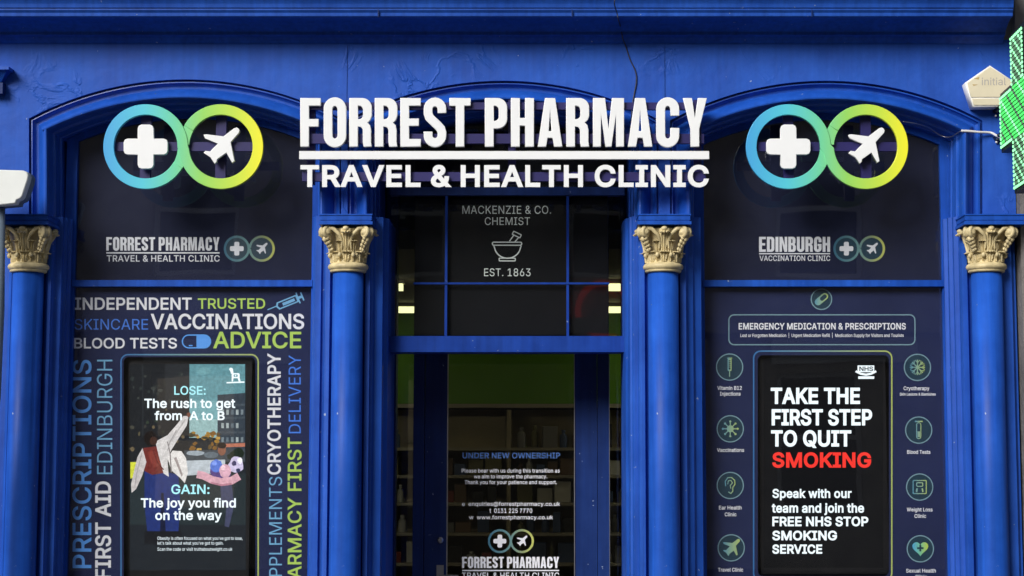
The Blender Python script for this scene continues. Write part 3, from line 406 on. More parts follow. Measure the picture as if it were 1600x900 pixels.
def condensed(s, gap=.06, heavy=.185):
    """tall narrow capitals for the shop's name: contours with height 1"""
    w = heavy; out = []; x = 0
    def arc(cx, cy, rx, ry, a0, a1, n=8): return [(cx + rx * math.cos(R(a0 + (a1 - a0) * k / n)), cy + ry * math.sin(R(a0 + (a1 - a0) * k / n))) for k in range(n + 1)]
    def bowl(W, y0, y1, r): return arc(W - r, y1 - r, r, r, 90, 0) + arc(W - r, y0 + r, r, r, 0, -90)
    for ch in s:
        if ch == ' ': x += .20; continue
        W = dict(F=.43, E=.43, T=.45, P=.46, M=.64, A=.51, Y=.49, I=w, N=.49).get(ch, .475); r = .20; q = .085; t = .16
        if ch == 'I': c = [[(0, 0), (w, 0), (w, 1), (0, 1)]]
        elif ch == 'F': c = [[(0, 0), (w, 0), (w, .41), (.385, .41), (.385, .57), (w, .57), (w, .84), (W, .84), (W, 1), (0, 1)]]
        elif ch == 'E': c = [[(0, 0), (W, 0), (W, t), (w, t), (w, .425), (.39, .425), (.39, .58), (w, .58), (w, .84), (W, .84), (W, 1), (0, 1)]]
        elif ch == 'T': c = [[(W / 2 - w / 2, 0), (W / 2 + w / 2, 0), (W / 2 + w / 2, .84), (W, .84), (W, 1), (0, 1), (0, .84), (W / 2 - w / 2, .84)]]
        elif ch == 'H': c = [[(0, 0), (w, 0), (w, .43), (W - w, .43), (W - w, 0), (W, 0), (W, 1), (W - w, 1), (W - w, .59), (w, .59), (w, 1), (0, 1)]]
        elif ch == 'N': c = [[(0, 0), (w * .85, 0), (w * .85, .62), (W - w, 0), (W, 0), (W, 1), (W - w * .85, 1), (W - w * .85, .42), (w * 1.0, 1), (0, 1)]]
        elif ch == 'M': c = [[(0, 0), (w * .9, 0), (w * .9, .66), (W / 2 - .065, 0), (W / 2 + .065, 0), (W - w * .9, .66), (W - w * .9, 0), (W, 0), (W, 1), (W - w * 1.35, 1), (W / 2, .36), (w * 1.35, 1), (0, 1)]]
        elif ch == 'A': c = [[(0, 0), (.175, 0), (.205, .18), (W - .205, .18), (W - .175, 0), (W, 0), (W - .15, 1), (.15, 1)], [(.225, .32), (W / 2, .78), (W - .225, .32)]]
        elif ch == 'Y': c = [[(W / 2 - w / 2, 0), (W / 2 + w / 2, 0), (W / 2 + w / 2, .37), (W, 1), (W - .185, 1), (W / 2, .58), (.185, 1), (0, 1), (W / 2 - w / 2, .37)]]
        elif ch == 'P': c = [[(0, 0), (w, 0), (w, .37)] + bowl(W, .37, 1, r)[::-1] + [(0, 1)], [(w, .53)] + bowl(W - w + .01, .53, .84, q)[::-1] + [(w, .84)]]
        elif ch == 'R': c = [[(0, 0), (w, 0), (w, .41), (w + .05, .41)] + arc(W - w - .10 + .015, .33, .08, .08, 90, 0, 5) + [(W - w - .005, .10), (W - w + .01, 0), (W, 0), (W - .015, .10), (W - .015, .34)] + [(W - .035, .44), (W - .09, .495), (W - .03, .55), (W, .64)] + arc(W - r, 1 - r, r, r, 0, 90) + [(0, 1)],
                            [(w, .565), (w, .84)] + bowl(W - w, .565, .84, q)]
        elif ch == 'D': c = [[(0, 0)] + bowl(W, 0, 1, r)[::-1] + [(0, 1)], [(w, .15), (w, .85)] + bowl(W - w, .15, .85, q)]
        elif ch == 'B': c = [[(0, 0)] + arc(W - .17, .17, .17, .17, -90, 0) + [(W, .38), (W - .07, .51), (W - .02, .62)] + arc(W - .19, .83, .17, .17, 0, 90) + [(0, 1)], [(w, .15), (w, .44)] + bowl(W - w, .15, .44, .07), [(w, .58), (w, .85)] + bowl(W - w - .02, .58, .85, .07)]
        elif ch == 'O':
            g = W / 2; c = [arc(g, 1 - g + .015, g, g, 0, 180, 14) + arc(g, g - .015, g, g, 180, 360, 14), arc(g, 1 - g, g - w, (g - w) * 1.35, 0, 180, 8) + arc(g, g, g - w, (g - w) * 1.35, 180, 360, 8)]
        elif ch == 'U':
            g = W / 2; c = [[(0, 1)] + arc(g, g - .01, g, g, 180, 360, 14) + [(W, 1), (W - w, 1)] + arc(g, g, g - w, (g - w) * 1.3, 360, 180, 8) + [(w, 1)]]
        elif ch in 'CG':
            g = W / 2; c = arc(g, 1 - g + .015, g, g, 0, 180, 14) + arc(g, g - .015, g, g, 180, 360, 14)
            if ch == 'C': c = c + [(W, .385), (W - w, .385)]
            else: c = c + [(W, .53), (g - .01, .53), (g - .01, .39), (W - w, .39)]
            c = [c + arc(g, g, g - w, (g - w) * 1.35, 360, 180, 8) + arc(g, 1 - g, g - w, (g - w) * 1.35, 180, 0, 8) + [(W - w, .635), (W, .635)]]
        elif ch == 'S':
            a = w / 2; g = W / 2 - a
            path = [(W - a, .69)] + arc(W / 2, 1 - g - a + .01, g, g, 0, 180, 10) + [(a, .68), (a + .025, .605), (a + .085, .545), (W - a - .085, .435), (W - a - .025, .37), (W - a, .295)] + arc(W / 2, g + a - .01, g, g, 0, -180, 10) + [(a, .31)]
            c = [stroke(path, w)]
        out.append([[(px + x, py) for px, py in k] for k in c]); x += W + gap
    return out
def place(letters, x0, x1, ytop, ybase, Y, rot=0, slant=0):
    """fit the letters into this rectangle of the photo at depth Y; rot = 90 reads upwards (then x0..x1 is cap top..baseline and ytop..ybase end..start)"""
    xs = [p[0] for l in letters for c in l for p in c]; a, b = min(xs), max(xs)
    def f(p):
        u = (p[0] - a) / (b - a)
        if rot: return P(x1 + (x0 - x1) * p[1], ybase + (ytop - ybase) * u, Y)
        return P(x0 + (x1 - x0) * u, ybase + (ytop - ybase) * p[1], Y)
    return [[[(v.x, v.z) for v in map(f, c)] for c in l] for l in letters]
def word(name, letters, x0, x1, ytop, ybase, Y, m, parent, bold=0.0, rot=0, thick=.0004):
    """one line of lettering as one part; BOLD is the outline's growth as a share of the cap height"""
    ls = place(letters, x0, x1, ytop, ybase, Y, rot)
    cap = abs((x1 - x0) if rot else (ybase - ytop)) / PPM
    return link(name, join([fill(l, Y, thick, bold * cap) for l in ls]), m, parent)

# ================================================================== the street (setting)
ZG = 0.0
bm = bmesh.new(); box(bm, -60, 60, -3.6, 9, ZG - .3, ZG); obj('pavement', bm, M['slab'], kind='structure')
bm = bmesh.new(); box(bm, -60, 60, -16.5, -3.6, ZG - .4, ZG - .12); obj('road', bm, M['tar'], kind='structure')
bm = bmesh.new(); box(bm, -60, 60, -30, -16.5, ZG - .3, ZG); obj('far_pavement', bm, M['slab'], kind='structure')

# the building across the street, seen only in the panes
opp = thing('sandstone_building', 'pale sandstone building across the street, faintly mirrored in the shop windows', 'building', (0, -20, 0))
ow = []; bm = bmesh.new()
xs = [-26 + 3.3 * i for i in range(17)]
zs = [(.9, 3.1), (4.6, 6.8)]
prev = 0
for z0, z1 in zs:                                           # bands of wall between the window rows, piers between the windows
    box(bm, -30, 30, -20.6, -20, prev, z0)
    edges = [-30] + [v for x in xs for v in (x, x + 1.35)] + [30]
    for a, b in zip(edges[::2], edges[1::2]): box(bm, a, b, -20.6, -20, z0, z1)
    prev = z1
box(bm, -30, 30, -20.6, -20, prev, 9.4)
for z in (3.7, 7.4, 9.4): box(bm, -30, 30, -20.0, -19.75, z, z + .25)
obj('wall', bm, M['sand'], opp)
for z0, z1 in zs:
    for x in xs:
        if abs(x) > 15: continue
        bm = bmesh.new()
        for a, b, c, d in ((x, x + .08, z0, z1), (x + 1.27, x + 1.35, z0, z1), (x + .08, x + 1.27, z1 - .08, z1), (x + .08, x + 1.27, z0, z0 + .08), (x + .08, x + 1.27, (z0 + z1) / 2 - .04, (z0 + z1) / 2 + .04)):
            box(bm, a, b, -20.25, -20.15, c, d)
        wf = obj('window', bm, M['boxw'], opp)
        bm = bmesh.new(); box(bm, x + .08, x + 1.27, -20.22, -20.205, z0 + .08, z1 - .08); obj('pane', bm, M['warm' if z0 < 2 and int(x * 10) % 3 else 'black'], wf)  # some ground-floor panes get an added glow to brighten reflections in the shop glass

bm = bmesh.new()
tube(bm, [(.95 + .42 * math.cos(R(a)), -19.9, 4.08 + .42 * math.sin(R(a))) for a in range(0, 361, 15)], .05, 8)
obj('shop_sign', bm, M['red'], opp)
for k in range(7):
    bm = bmesh.new(); x = -9.6 + k * 3.3; box(bm, x, x + 2.3, -20.0, -19.86, 3.25, 3.62); obj('fascia_board', bm, M['boxw' if k % 3 else 'sand'], opp)

# ================================================================== the shopfront
shop = thing('shopfront', 'blue painted timber shopfront with three arches, four columns and a heavy cornice', 'shopfront', (X(789), 0, 0))
XL, XR = X(-330), X(1592)
ARCH = [(45, 533, 185, 124), (543, 1029, 187, 126), (1047, 1535, 188, 126)]      # outer edge of each arch moulding: left, right, spring, crown
def arch_path(a, u=0, n=40, bottom=None):
    """the arch's outline drawn in by U pixels, from the foot of the left leg to the foot of the right"""
    x0, x1, ys, yc = a; x0 += u; x1 -= u; c = (x0 + x1) / 2; h = (ys - yc) ; s = (a[1] - a[0]) / 2
    rad = (s * s + h * h) / (2 * h); cy = yc + rad; rad -= u
    half = (x1 - x0) / 2; a0 = math.asin(half / rad)
    pts = [(c + rad * math.sin(-a0 + 2 * a0 * k / n), cy - rad * math.cos(-a0 + 2 * a0 * k / n)) for k in range(n + 1)]
    return ([(x0, bottom)] if bottom else []) + pts + ([(x1, bottom)] if bottom else [])
FOOT = 338
# wall: one board with three arched openings cut into its lower edge
out = [(-330, 66), (1592, 66), (1592, 900)]
zb = Z(FOOT)
poly = [(XL, Z(62)), (XR, Z(62)), (XR, zb)]
for a in ARCH[::-1]: poly += [(v.x, v.z) for v in (P(x, y, 0) for x, y in arch_path(a, 0, bottom=FOOT)[::-1])]
poly += [(XL, zb)]
link('wall', fill([poly], 0, .10), M['frieze'], shop)
for px, w_, h_ in ((540.5, 3.2, .004), (1036.5, 4.0, .005)):                       # raised board joints
    one('joint_bead', (px - w_ / 2, px + w_ / 2, 69, 171, -h_, .002), M['frieze'], shop, bevel=.0015)

# cornice: one moulded section along the whole front
def zc(py, Y): return P(870, py, Y).z
cs = [(.08, zc(68, 0)), (-.004, zc(68, -.004)), (-.016, zc(64, -.016)), (-.034, zc(57, -.034)), (-.052, zc(54.5, -.052)), (-.058, zc(54.5, -.058)), (-.058, zc(50.5, -.058))]
za = zc(26.5, -.205)
zq = zc(50.5, -.058)
cs += [(-.062, zq + .003)] + [(-.062 - .13 * k, zq + .003 + (za - zq) * (1 - (1 - k) ** 2)) for k in (.15, .35, .55, .8, 1)] + [(-.193, za + .003), (-.195, za - .001), (-.205, za), (-.210, za + .004), (-.212, zc(20, -.212)), (-.222, zc(15.5, -.222)), (-.222, zc(13.5, -.222))]
zt = zc(13.5, -.222)
cs += [(-.228, zt + .004), (-.232, zt + .022), (-.240, zt + .040), (-.256, zt + .056), (-.278, zt + .064), (-.282, zt + .068), (-.282, zt + .12), (-.30, zt + .15), (-.30, zt + .17), (.08, zt + .23)]
bm = bmesh.new(); hprofile(bm, cs, XL, X(1594, -.2)); obj('cornice', bm, M['blue'], shop)
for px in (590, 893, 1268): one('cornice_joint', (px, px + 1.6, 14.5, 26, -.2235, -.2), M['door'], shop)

# storey above
up = thing('upper_storey', 'grey stone storey of the building resting on the blue cornice, mostly above the picture', 'building', (0, .3, zt + .23))
bm = bmesh.new(); box(bm, XL, 9, .085, .6, zt + .235, 12); obj('wall', bm, M['stone'], up)

# arch mouldings: a section swept up one leg, round the arch and down the other
PROF = [(-.6, .07), (-.6, .026), (2, .028), (2.8, .014), (4.6, .013), (5.4, .028), (9, .038), (12.5, .038), (14.5, .022)]
PROF += [(15.5, .016), (18, .004), (21, -.009), (24, -.021), (26.5, -.029), (29, -.034), (31, -.033), (32.6, -.026), (33.6, -.012), (34, .010), (34.2, .030)]
PROF += [(34.5, .040), (37, .05), (38, .052), (39, .075), (39, .13), (41, .135), (42, .24), (44, .24), (44, .52), (2, .52)]
def moulding(a):
    bm = bmesh.new(); rows = []
    x0, x1, ys, yc = a
    base = [(x0, FOOT + .0)] + arch_path(a, 0) + [(x1, FOOT)]
    base.insert(1, (x0, (ys + FOOT) / 2)); base.insert(-1, (x1, (ys + FOOT) / 2))
    n = len(base)
    for i, p in enumerate(base):
        # inward direction: mitred at the springing
        def inward(q, s):
            d = Vector((s[0] - q[0], s[1] - q[1])).normalized(); return Vector((-d.y, d.x))
        i0 = inward(base[i - 1], p) if i else inward(p, base[1]); i1 = inward(p, base[i + 1]) if i < n - 1 else inward(base[i - 1], p)
        m = (i0 + i1).normalized(); k = 1 / m.dot(i0)
        o3 = P(p[0], p[1], 0); ux = L(1) * k
        rows.append([bm.verts.new((o3.x + m.x * ux * u, Y, o3.z - m.y * ux * u)) for u, Y in PROF])
    k = len(PROF)
    for q, s in zip(rows, rows[1:]):
        for j in range(k): bm.faces.new((q[j], q[(j + 1) % k], s[(j + 1) % k], s[j]))
    bm.faces.new(rows[0]); bm.faces.new(rows[-1])
    return bm
for a in ARCH:
    o = obj('archivolt', moulding(a), M['gloss'], shop)
    for p in o.data.polygons: p.use_smooth = True
    o.data.set_sharp_from_angle(angle=R(28))

# pilasters behind the columns, each a plan outline standing on the ground
def pilaster(pts, back):
    prof = [(P(px, 640, Y).x, Y) for px, Y in pts]
    prof += [(prof[-1][0], back), (prof[0][0], back)]
    bm = bmesh.new(); vprofile(bm, prof, 0, Z(FOOT) + .004)
    return obj('pilaster', bm, M['blue'], shop, bevel=.0)
pilaster([(-330, .02), (8, .02), (12, .0), (16, .03), (62, .03), (66, .012), (69, .0), (74, .0), (76, .03), (80, .045), (90, .05), (93, .085), (97, .09), (100, .13), (105, .14), (109, .245)], .31)
pilaster([(486, .245), (486, .05), (488, .03), (490, .02), (499, .02), (501, .035), (504, .035), (506, .01), (513, .0), (517, .03), (566, .03), (569, .0), (576, .0), (578, .025), (581, .03), (584, .05), (596, .06), (599, .10), (605, .12), (608, .24)], .52)
pilaster([(974, .24), (978, .12), (982, .10), (985, .055), (988, .05), (990, .035), (997, .035), (999, .01), (1003, .0), (1008, .0), (1011, .03), (1061, .03), (1064, .0), (1073, .0), (1076, .03), (1084, .04), (1087, .06), (1097, .07), (1099, .245)], .52)
pilaster([(1477, .245), (1480, .13), (1486, .12), (1488, .08), (1494, .075), (1496, .05), (1503, .045), (1505, .02), (1508, .0), (1516, .0), (1519, .03), (1567, .03), (1570, .0), (1586, .0), (1589, .02), (1592, .02)], .31)

# columns
CX = [38, 541.5, 1037.5, 1546.5]; CY = -.022; RS = .0765
z_ab1, z_ab0, z_cap0 = P(800, 336.5, -.1).z, P(800, 353, -.1).z, P(800, 424, -.1).z
H = z_ab0 - z_cap0
def capital_mesh(seed=0):
    """a leafy capital: collar, flaring bell, two tiers of curled leaves, fat scrolls under the corners, a knobbed leaf up each face"""
    rr = random.Random(seed); bm = bmesh.new(); s = RS
    belly = [(.0, 1.0), (.05, .99), (.09, 1.0), (.125, 1.06), (.155, 1.16), (.185, 1.30), (H - .012, 1.42)]
    def br(z):
        for (z0, r0), (z1, r1) in zip(belly, belly[1:]):
            if z <= z1: return s * (r0 + (r1 - r0) * max(0, (z - z0) / (z1 - z0)))
        return s * belly[-1][1]
    lathe(bm, [(s * .98, 0), (s * 1.10, .001), (s * 1.15, .006), (s * 1.14, .012), (s * 1.20, .015), (s * 1.27, .022), (s * 1.28, .030), (s * 1.22, .039), (s * 1.10, .044), (s * 1.03, .048)] + [(br(z), z) for z in (.055, .08, .10, .12, .14, .155, .17, .185, .198, H - .014)] + [(s * 1.2, H - .002)], n=32)
    def leaf(th, z0, z1, wd, curl, lift=.007, lobes=9):
        nu, nv = 9, 15; fr = []
        for j in range(nv):
            t = j / (nv - 1)
            if t < .72: z = z0 + (z1 - z0) * t / .72; rad = br(z) + lift + .004 * t
            else:
                q = (t - .72) / .28 * R(205); z = z1 + curl * math.sin(q); rad = br(z1) + lift + .003 + curl * (1 - math.cos(q))
            w_ = wd * (.62 + .75 * math.sin(min(1, t / .8) * math.pi * .62)) * (1 + .16 * math.sin(t * lobes * math.pi)) * (1 if t < .8 else 1 - .9 * (t - .8))
            row = []
            for i in range(nu):
                u = i / (nu - 1) * 2 - 1
                k = rad + (.0055 if i == 4 else -.003 if i in (3, 5) else .002 if i in (2, 6) else -.002 if i in (1, 7) else -.006)
                a = th + u * w_ / rad; row.append(Vector((k * math.cos(a), k * math.sin(a), z)))
            fr.append(row)
        F_ = [[bm.verts.new(p) for p in r_] for r_ in fr]
        B_ = []
        for j, r_ in enumerate(fr):
            t = j / (nv - 1); q = R(205) * max(0, (t - .72) / .28); back = []
            for p in r_:
                d = Vector((p.x, p.y, 0)).normalized(); n_ = d * math.cos(q) + Vector((0, 0, math.sin(q))) if q else d
                back.append(bm.verts.new(p - n_ * .007))
            B_.append(back)
        for G, rev in ((F_, 0), (B_, 1)):
            for j in range(nv - 1):
                for i in range(nu - 1):
                    f = (G[j][i], G[j][i + 1], G[j + 1][i + 1], G[j + 1][i]); bm.faces.new(f[::-1] if rev else f)
        edge = [(0, i) for i in range(nu)] + [(j, nu - 1) for j in range(1, nv)] + [(nv - 1, i) for i in range(nu - 2, -1, -1)] + [(j, 0) for j in range(nv - 2, 0, -1)]
        for (a, b), (c, d) in zip(edge, edge[1:] + edge[:1]): bm.faces.new((F_[a][b], B_[a][b], B_[c][d], F_[c][d]))
    for k in range(8): leaf(k * math.pi / 4 - math.pi / 2, .048, .094, .020, .0055)
    for k in range(8): leaf(k * math.pi / 4 - math.pi / 2 + math.pi / 8, .050, .146, .015, .0050, .004)
    for k in range(4):
        a = k * math.pi / 2 - math.pi / 2; d = Vector((math.cos(a), math.sin(a), 0)); side = Vector((-math.sin(a), math.cos(a), 0))
        leaf(a, .085, H - .036, .019, .011, .012, 7)
        # knob and petals over the middle of each face
        c = d * (s * 1.45 + .012) + Vector((0, 0, H - .018)); ball(bm, c, .015, (1.1, 1.1, .85), 2)
        for q in (-1, 1): ball(bm, c + side * .016 * q + Vector((0, 0, -.006)) - d * .004, .010, (1, 1, .8), 2)
        for q in (-.36, .36):                                # buds low on the bell
            ball(bm, Vector((math.cos(a + q), math.sin(a + q), 0)) * (s * 1.02 + .014) + Vector((0, 0, .080)), .010, (1, 1, 1.3), 2)
        # corner: two stems rise from beside the middle and roll up into one fat scroll
        a += math.pi / 4; d = Vector((math.cos(a), math.sin(a), 0)); side = Vector((-math.sin(a), math.cos(a), 0))
        tip = s * 1.42 + .030; zc_ = H - .036
        for q in (-1, 1):
            def on(da, z, out=0): v = a + q * da; return Vector((math.cos(v), math.sin(v), 0)) * (br(z) + .010 + out) + Vector((0, 0, z))
            pts = [on(.52, .110), on(.58, .145), on(.50, .175, .006), on(.30, H - .018, .012)]
            sp = [d * (tip + .027 * (1 - m_ / 20) * math.cos(R(100 - m_ * 30))) + side * q * (.013 + .004 * m_ / 14) + Vector((0, 0, zc_ + .027 * (1 - m_ / 20) * math.sin(R(100 - m_ * 30)))) for m_ in range(16)]
            tube(bm, pts + sp, .01, 8, taper=[.005, .007, .009, .0105] + [.0115 - .00035 * m_ for m_ in range(16)])
            ball(bm, d * (tip + .002) + side * q * .020 + Vector((0, 0, zc_)), .0115, (1, 1, 1), 2)
        ball(bm, d * tip + Vector((0, 0, zc_ + .003)), .031, (1, 1, .92), 2)
        for m_, (da, dz, r_) in enumerate(((.004, -.030, .014), (-.008, -.046, .013), (-.020, -.062, .0115), (-.030, -.080, .010))):   # leaf trailing under the scroll
            for q in (-1, 0, 1): ball(bm, d * (tip + da - .003 * abs(q)) + side * q * (.014 - .002 * m_) + Vector((0, 0, zc_ + dz + .004 * abs(q))), r_ * (.8 if q else 1), (1, 1, 1.35), 1)
    for v in bm.verts: v.co += Vector((rr.uniform(-1, 1), rr.uniform(-1, 1), rr.uniform(-1, 1))) * .0003
    bmesh.ops.recalc_face_normals(bm, faces=bm.faces)
    me = bpy.data.meshes.new('capital'); bm.to_mesh(me); bm.free()
    for p in me.polygons: p.use_smooth = True
    me.set_sharp_from_angle(angle=R(55)); me.materials.append(M['gold'])
    return me
bm = bmesh.new(); lathe(bm, [(RS * 1.25, 0), (RS * 1.25, .30), (RS * 1.1, .33), (RS * 1.02, .36), (RS, .40), (RS * .985, 1.4), (RS * .965, z_cap0 + .002)], n=48)
bmesh.ops.recalc_face_normals(bm, faces=bm.faces); shaft_me = bpy.data.meshes.new('column'); bm.to_mesh(shaft_me); bm.free(); shaft_me.materials.append(M['trim'])
for p in shaft_me.polygons: p.use_smooth = True
cap_me = capital_mesh(3)
ABH = [(.125, .122), (.125, .125), (.125, .125), (.127, .16)]
cap_rot = [0, math.pi / 8 * 0, math.pi / 2, math.pi]
for px, (al, ar), ro in zip(CX, ABH, cap_rot):
    x = P(px, 640, CY).x
    col = bpy.data.objects.new('column', shaft_me); COL.objects.link(col); col.parent = shop; col.location = Vector((x, CY, 0)) - wloc(shop)
    cp = bpy.data.objects.new('capital', cap_me); COL.objects.link(cp); cp.parent = col; cp.location = (0, 0, z_cap0); cp.rotation_euler.z = ro
    bm = bmesh.new(); hh = z_ab1 - z_ab0
    for g, a, b in ((.004, 0, .30), (-.004, .30, .42), (-.001, .42, .86), (.003, .86, 1.0)):
        box(bm, x - al - g, x + ar + g, CY - .131 - g, .06, z_ab0 + hh * a + .0005, z_ab0 + hh * b)
    obj('abacus', bm, M['trim'], col, bevel=.0025)

# ------------------------------------------------------------------ the two display windows: frame > panes, transom bar
GY = .192                                                   # the glass
def window(px0, px1, a, ytop):
    fr = bmesh.new()
    # surround: side strips, arch strip (a flat ring following the arch) and sill
    for u0, u1, Y in ((36, 49, .175),):
        ins = arch_path(a, u1, bottom=None); outs = arch_path(a, u0, bottom=None)
    f = 1 / .962
    x0, x1 = P(px0, 500, .175).x, P(px1, 500, .175).x
    zt_, zm = P(800, 300, .175).z, Z(442, .175)
    z0 = .55
    box(fr, x0 - .05, x0 + .004, .173, .24, z0, Z(205)); box(fr, x1 - .004, x1 + .05, .173, .24, z0, Z(205))
    box(fr, x0 - .05, x1 + .05, .13, .24, z0 - .12, z0)
    w_ = obj('window', fr, M['trim'], shop)
    # the arch strip
    za_ = [P(x, y, 0) for x, y in arch_path(a, 40)]; zb_ = [P(x, y, 0) for x, y in arch_path(a, 50)]
    bm = bmesh.new()
    fa = [bm.verts.new((p.x, .176, p.z)) for p in za_]; fb = [bm.verts.new((p.x, .176, p.z)) for p in zb_]
    ba = [bm.verts.new((p.x, .236, p.z)) for p in za_]; bb = [bm.verts.new((p.x, .236, p.z)) for p in zb_]
    for i in range(len(fa) - 1):
        bm.faces.new((fa[i], fa[i + 1], fb[i + 1], fb[i])); bm.faces.new((fb[i], fb[i + 1], bb[i + 1], bb[i])); bm.faces.new((ba[i], ba[i + 1], bb[i + 1], bb[i])); bm.faces.new((fa[i], fa[i + 1], ba[i + 1], ba[i]))
    obj('arch_frame', bm, M['trim'], w_)
    one('transom_bar', (px0 - 1, px1 + 1, 437.5, 447.5, .158, .23), M['trim'], w_, bevel=.007)
    # panes: the upper one follows the arch
    up_ = [(x, y) for x, y in arch_path(a, 46)]
    top = [(v.x, v.z) for v in (P(x, y, 0) for x, y in up_)]
    top = [(min(max(x, x0), x1), z) for x, z in top]
    link('pane', fill([[(x0, Z(443, GY))] + top + [(x1, Z(443, GY))]], GY, .006), M['glass'], w_)
    bm = bmesh.new(); box(bm, x0, x1, GY, GY + .006, z0, Z(446, GY)); obj('pane', bm, M['glass'], w_)
    return x0, x1, top, z0
WL = window(113, 487, ARCH[0], 0)
WR = window(1100, 1475, ARCH[2], 0)
VY = GY + .012                                              # the vinyl behind the glass

def plane_pts(cx, cy, k):
    q = [(28, -28), (29.5, -25), (28.5, -21.5), (15.5, -7), (21.5, 22.5), (17.5, 25.5), (8.5, 9.5), (-6, 20), (-6.2, 23.5), (-9.8, 27), (-16.5, 16.5), (-27, 9.5), (-24, 6.6), (-17, 7.5), (-4.5, -5), (-25, -13), (-27, -18.5), (-22.5, -19.2), (4, -16), (20.5, -28.5), (25, -30)]
    return [(cx + x * k, cy + y * k) for x, y in q]
def cross_pts(cx, cy, a, t, r):
    o = []
    for k in range(4):
        c, s_ = [(1, 0), (0, 1), (-1, 0), (0, -1)][k]
        loc = [(t, -t), (a - r, -t), (a - r * .3, -t + r * .3), (a, -t + r), (a, t - r), (a - r * .3, t - r * .3), (a - r, t)]
        o += [(cx + x * c - y * s_, cy + x * s_ + y * c) for x, y in loc]
    return o
def loop_strokes(cl, cr, cy, r, w):
    """the two-ring loop: one band that crosses over itself between the rings"""
    th = 30
    pa = [(cl + r * math.cos(R(a)), cy + r * math.sin(R(a))) for a in [th + (360 - th) * k / 60 for k in range(61)]]       # left ring, ends at its right side going down
    pb = [(cr + r * math.cos(R(a)), cy + r * math.sin(R(a))) for a in [180 - (360 - th) * k / 60 for k in range(61)]]
    return stroke(pa + pb[1:], w)
def emblem(cl, cr, cy, r, w, k, Y, parent, mring, mwhite, thick=.0004, bevel=0, fillm=None):
    if fillm:
        shapes('disc', [[pxc(circle(cl, cy, r), Y)], [pxc(circle(cr, cy, r), Y)]], Y + .0006, fillm, parent, .0003)
    tails = [stroke([(cl + r * math.cos(R(a)), cy + r * math.sin(R(a))) for a in range(4, 42, 4)], w * .97), stroke([(cr - r * math.cos(R(a)), cy - r * math.sin(R(a))) for a in range(4, 42, 4)], w * .97)]
    link('ring', join([fill([pxc(loop_strokes(cl, cr, cy, r, w), Y)], Y, thick, 0, bevel)] + [fill([pxc(q, Y)], Y + max(.0002, thick * .2), thick * .75) for q in tails]), mring, parent)
    link('cross', fill([pxc(cross_pts(cl, cy, 34.5 * k, 12.5 * k, 6 * k), Y)], Y - .0001, thick, 0, bevel), mwhite, parent)
    link('aeroplane', fill([pxc(plane_pts(cr, cy, k), Y)], Y - .0001, thick, 0, bevel), mwhite, parent)

# ------------------------------------------------------------------ the fascia sign: letters and bar standing on rails in front of the arches
SY = -.135
sign = thing('fascia_sign', 'large white raised letters with the shop name over a white bar, across the middle arch', 'shop sign', P(788, 292, SY))
for s_, x0, x1 in (('FORREST', 469, 735.5), ('PHARMACY', 757.5, 1104.5)):
    ls = place(condensed(s_, .06 if s_ == 'FORREST' else .075), x0, x1, 153, 229, SY)
    for l in ls: link('letter', fill(l, SY, .020, 0, .0022), M['white'], sign)
ls = place(grotesk('TRAVEL & HEALTH CLINIC', .06), 471, 1105.5, 259.5, 290.5, SY)
for l in ls: link('letter', fill(l, SY, .020, .0052), M['white'], sign)
one('underline_bar', (467.5, 1108, 236, 248.5, SY, SY + .020), M['white'], sign, bevel=.002)
for y0, y1, x0, x1 in ((160, 171, 472, 1100), (209, 224, 472, 1100), (269, 283, 472, 1103)):
    one('rail', (x0, x1, y0, y1, SY + .022, SY + .05), M['rail'], sign, bevel=.002)
for x in (486, 800, 1090):
    one('rail_post', (x - 6, x + 6, 156, 288, SY + .051, SY + .085), M['rail'], sign)
def logo_sign(cl, cr, cy, label):
    g = thing('logo_sign', label, 'shop sign', P((cl + cr) / 2, 294, SY), 'two-ring emblems over the display windows')
    emblem(cl, cr, cy, 58, 16.5, 1.0, SY, g, M['ring'], M['white'], .024, .002)
    one('rail', (cl - 62, cr + 62, cy - 7, cy + 7, SY + .026, SY + .05), M['rail'], g)
    for c in (cl, cr): one('rail_post', (c - 8, c + 8, cy - 64, cy + 60, SY + .051, SY + .08), M['rail'], g)
logo_sign(227.5, 345, 229, 'raised blue to yellow two-ring emblem over the window of service words')
logo_sign(1232, 1353, 229, 'raised blue to yellow two-ring emblem next to the alarm box')

# ------------------------------------------------------------------ vinyl behind the upper panes
def upper_vinyl(W, label, lines, cl, cr):
    x0, x1, top, z0 = W
    g = thing('window_logo', label, 'window sign', (((x0 + x1) / 2), VY, Z(436, VY)))
    top2 = [(x, z - .006) for x, z in top]
    link('backing', fill([[(x0 + .002, Z(439, VY))] + top2 + [(x1 - .002, Z(439, VY))]], VY, .002), M['vin_top'], g)
    Y = VY - .001
    for kind, s_, a, b, yt, yb in lines:
        if kind == 'c': word('lettering', condensed(s_, .07), a, b, yt, yb, Y, M['tgrey'], g)
        elif kind == 'g': word('lettering', grotesk(s_, .05), a, b, yt, yb, Y, M['tgrey'], g, .02)
        else: shapes('underline', [[pxc([(a, yt), (b, yt), (b, yb), (a, yb)], Y)]], Y, M['tgrey'], g)
    emblem(cl, cr, 388.5, 18.6, 3.6, .31, Y, g, M['ring_dim'], M['tgrey'], fillm=M['teal_dk'])
upper_vinyl(WL, 'dark upper pane with small grey shop name and emblem above the service words', [('c', 'FORREST PHARMACY', 166, 343, 370.5, 391.5), ('l', '', 166, 343, 394, 396.2), ('g', 'TRAVEL & HEALTH CLINIC', 167, 343, 399, 408.5)], 370, 409)
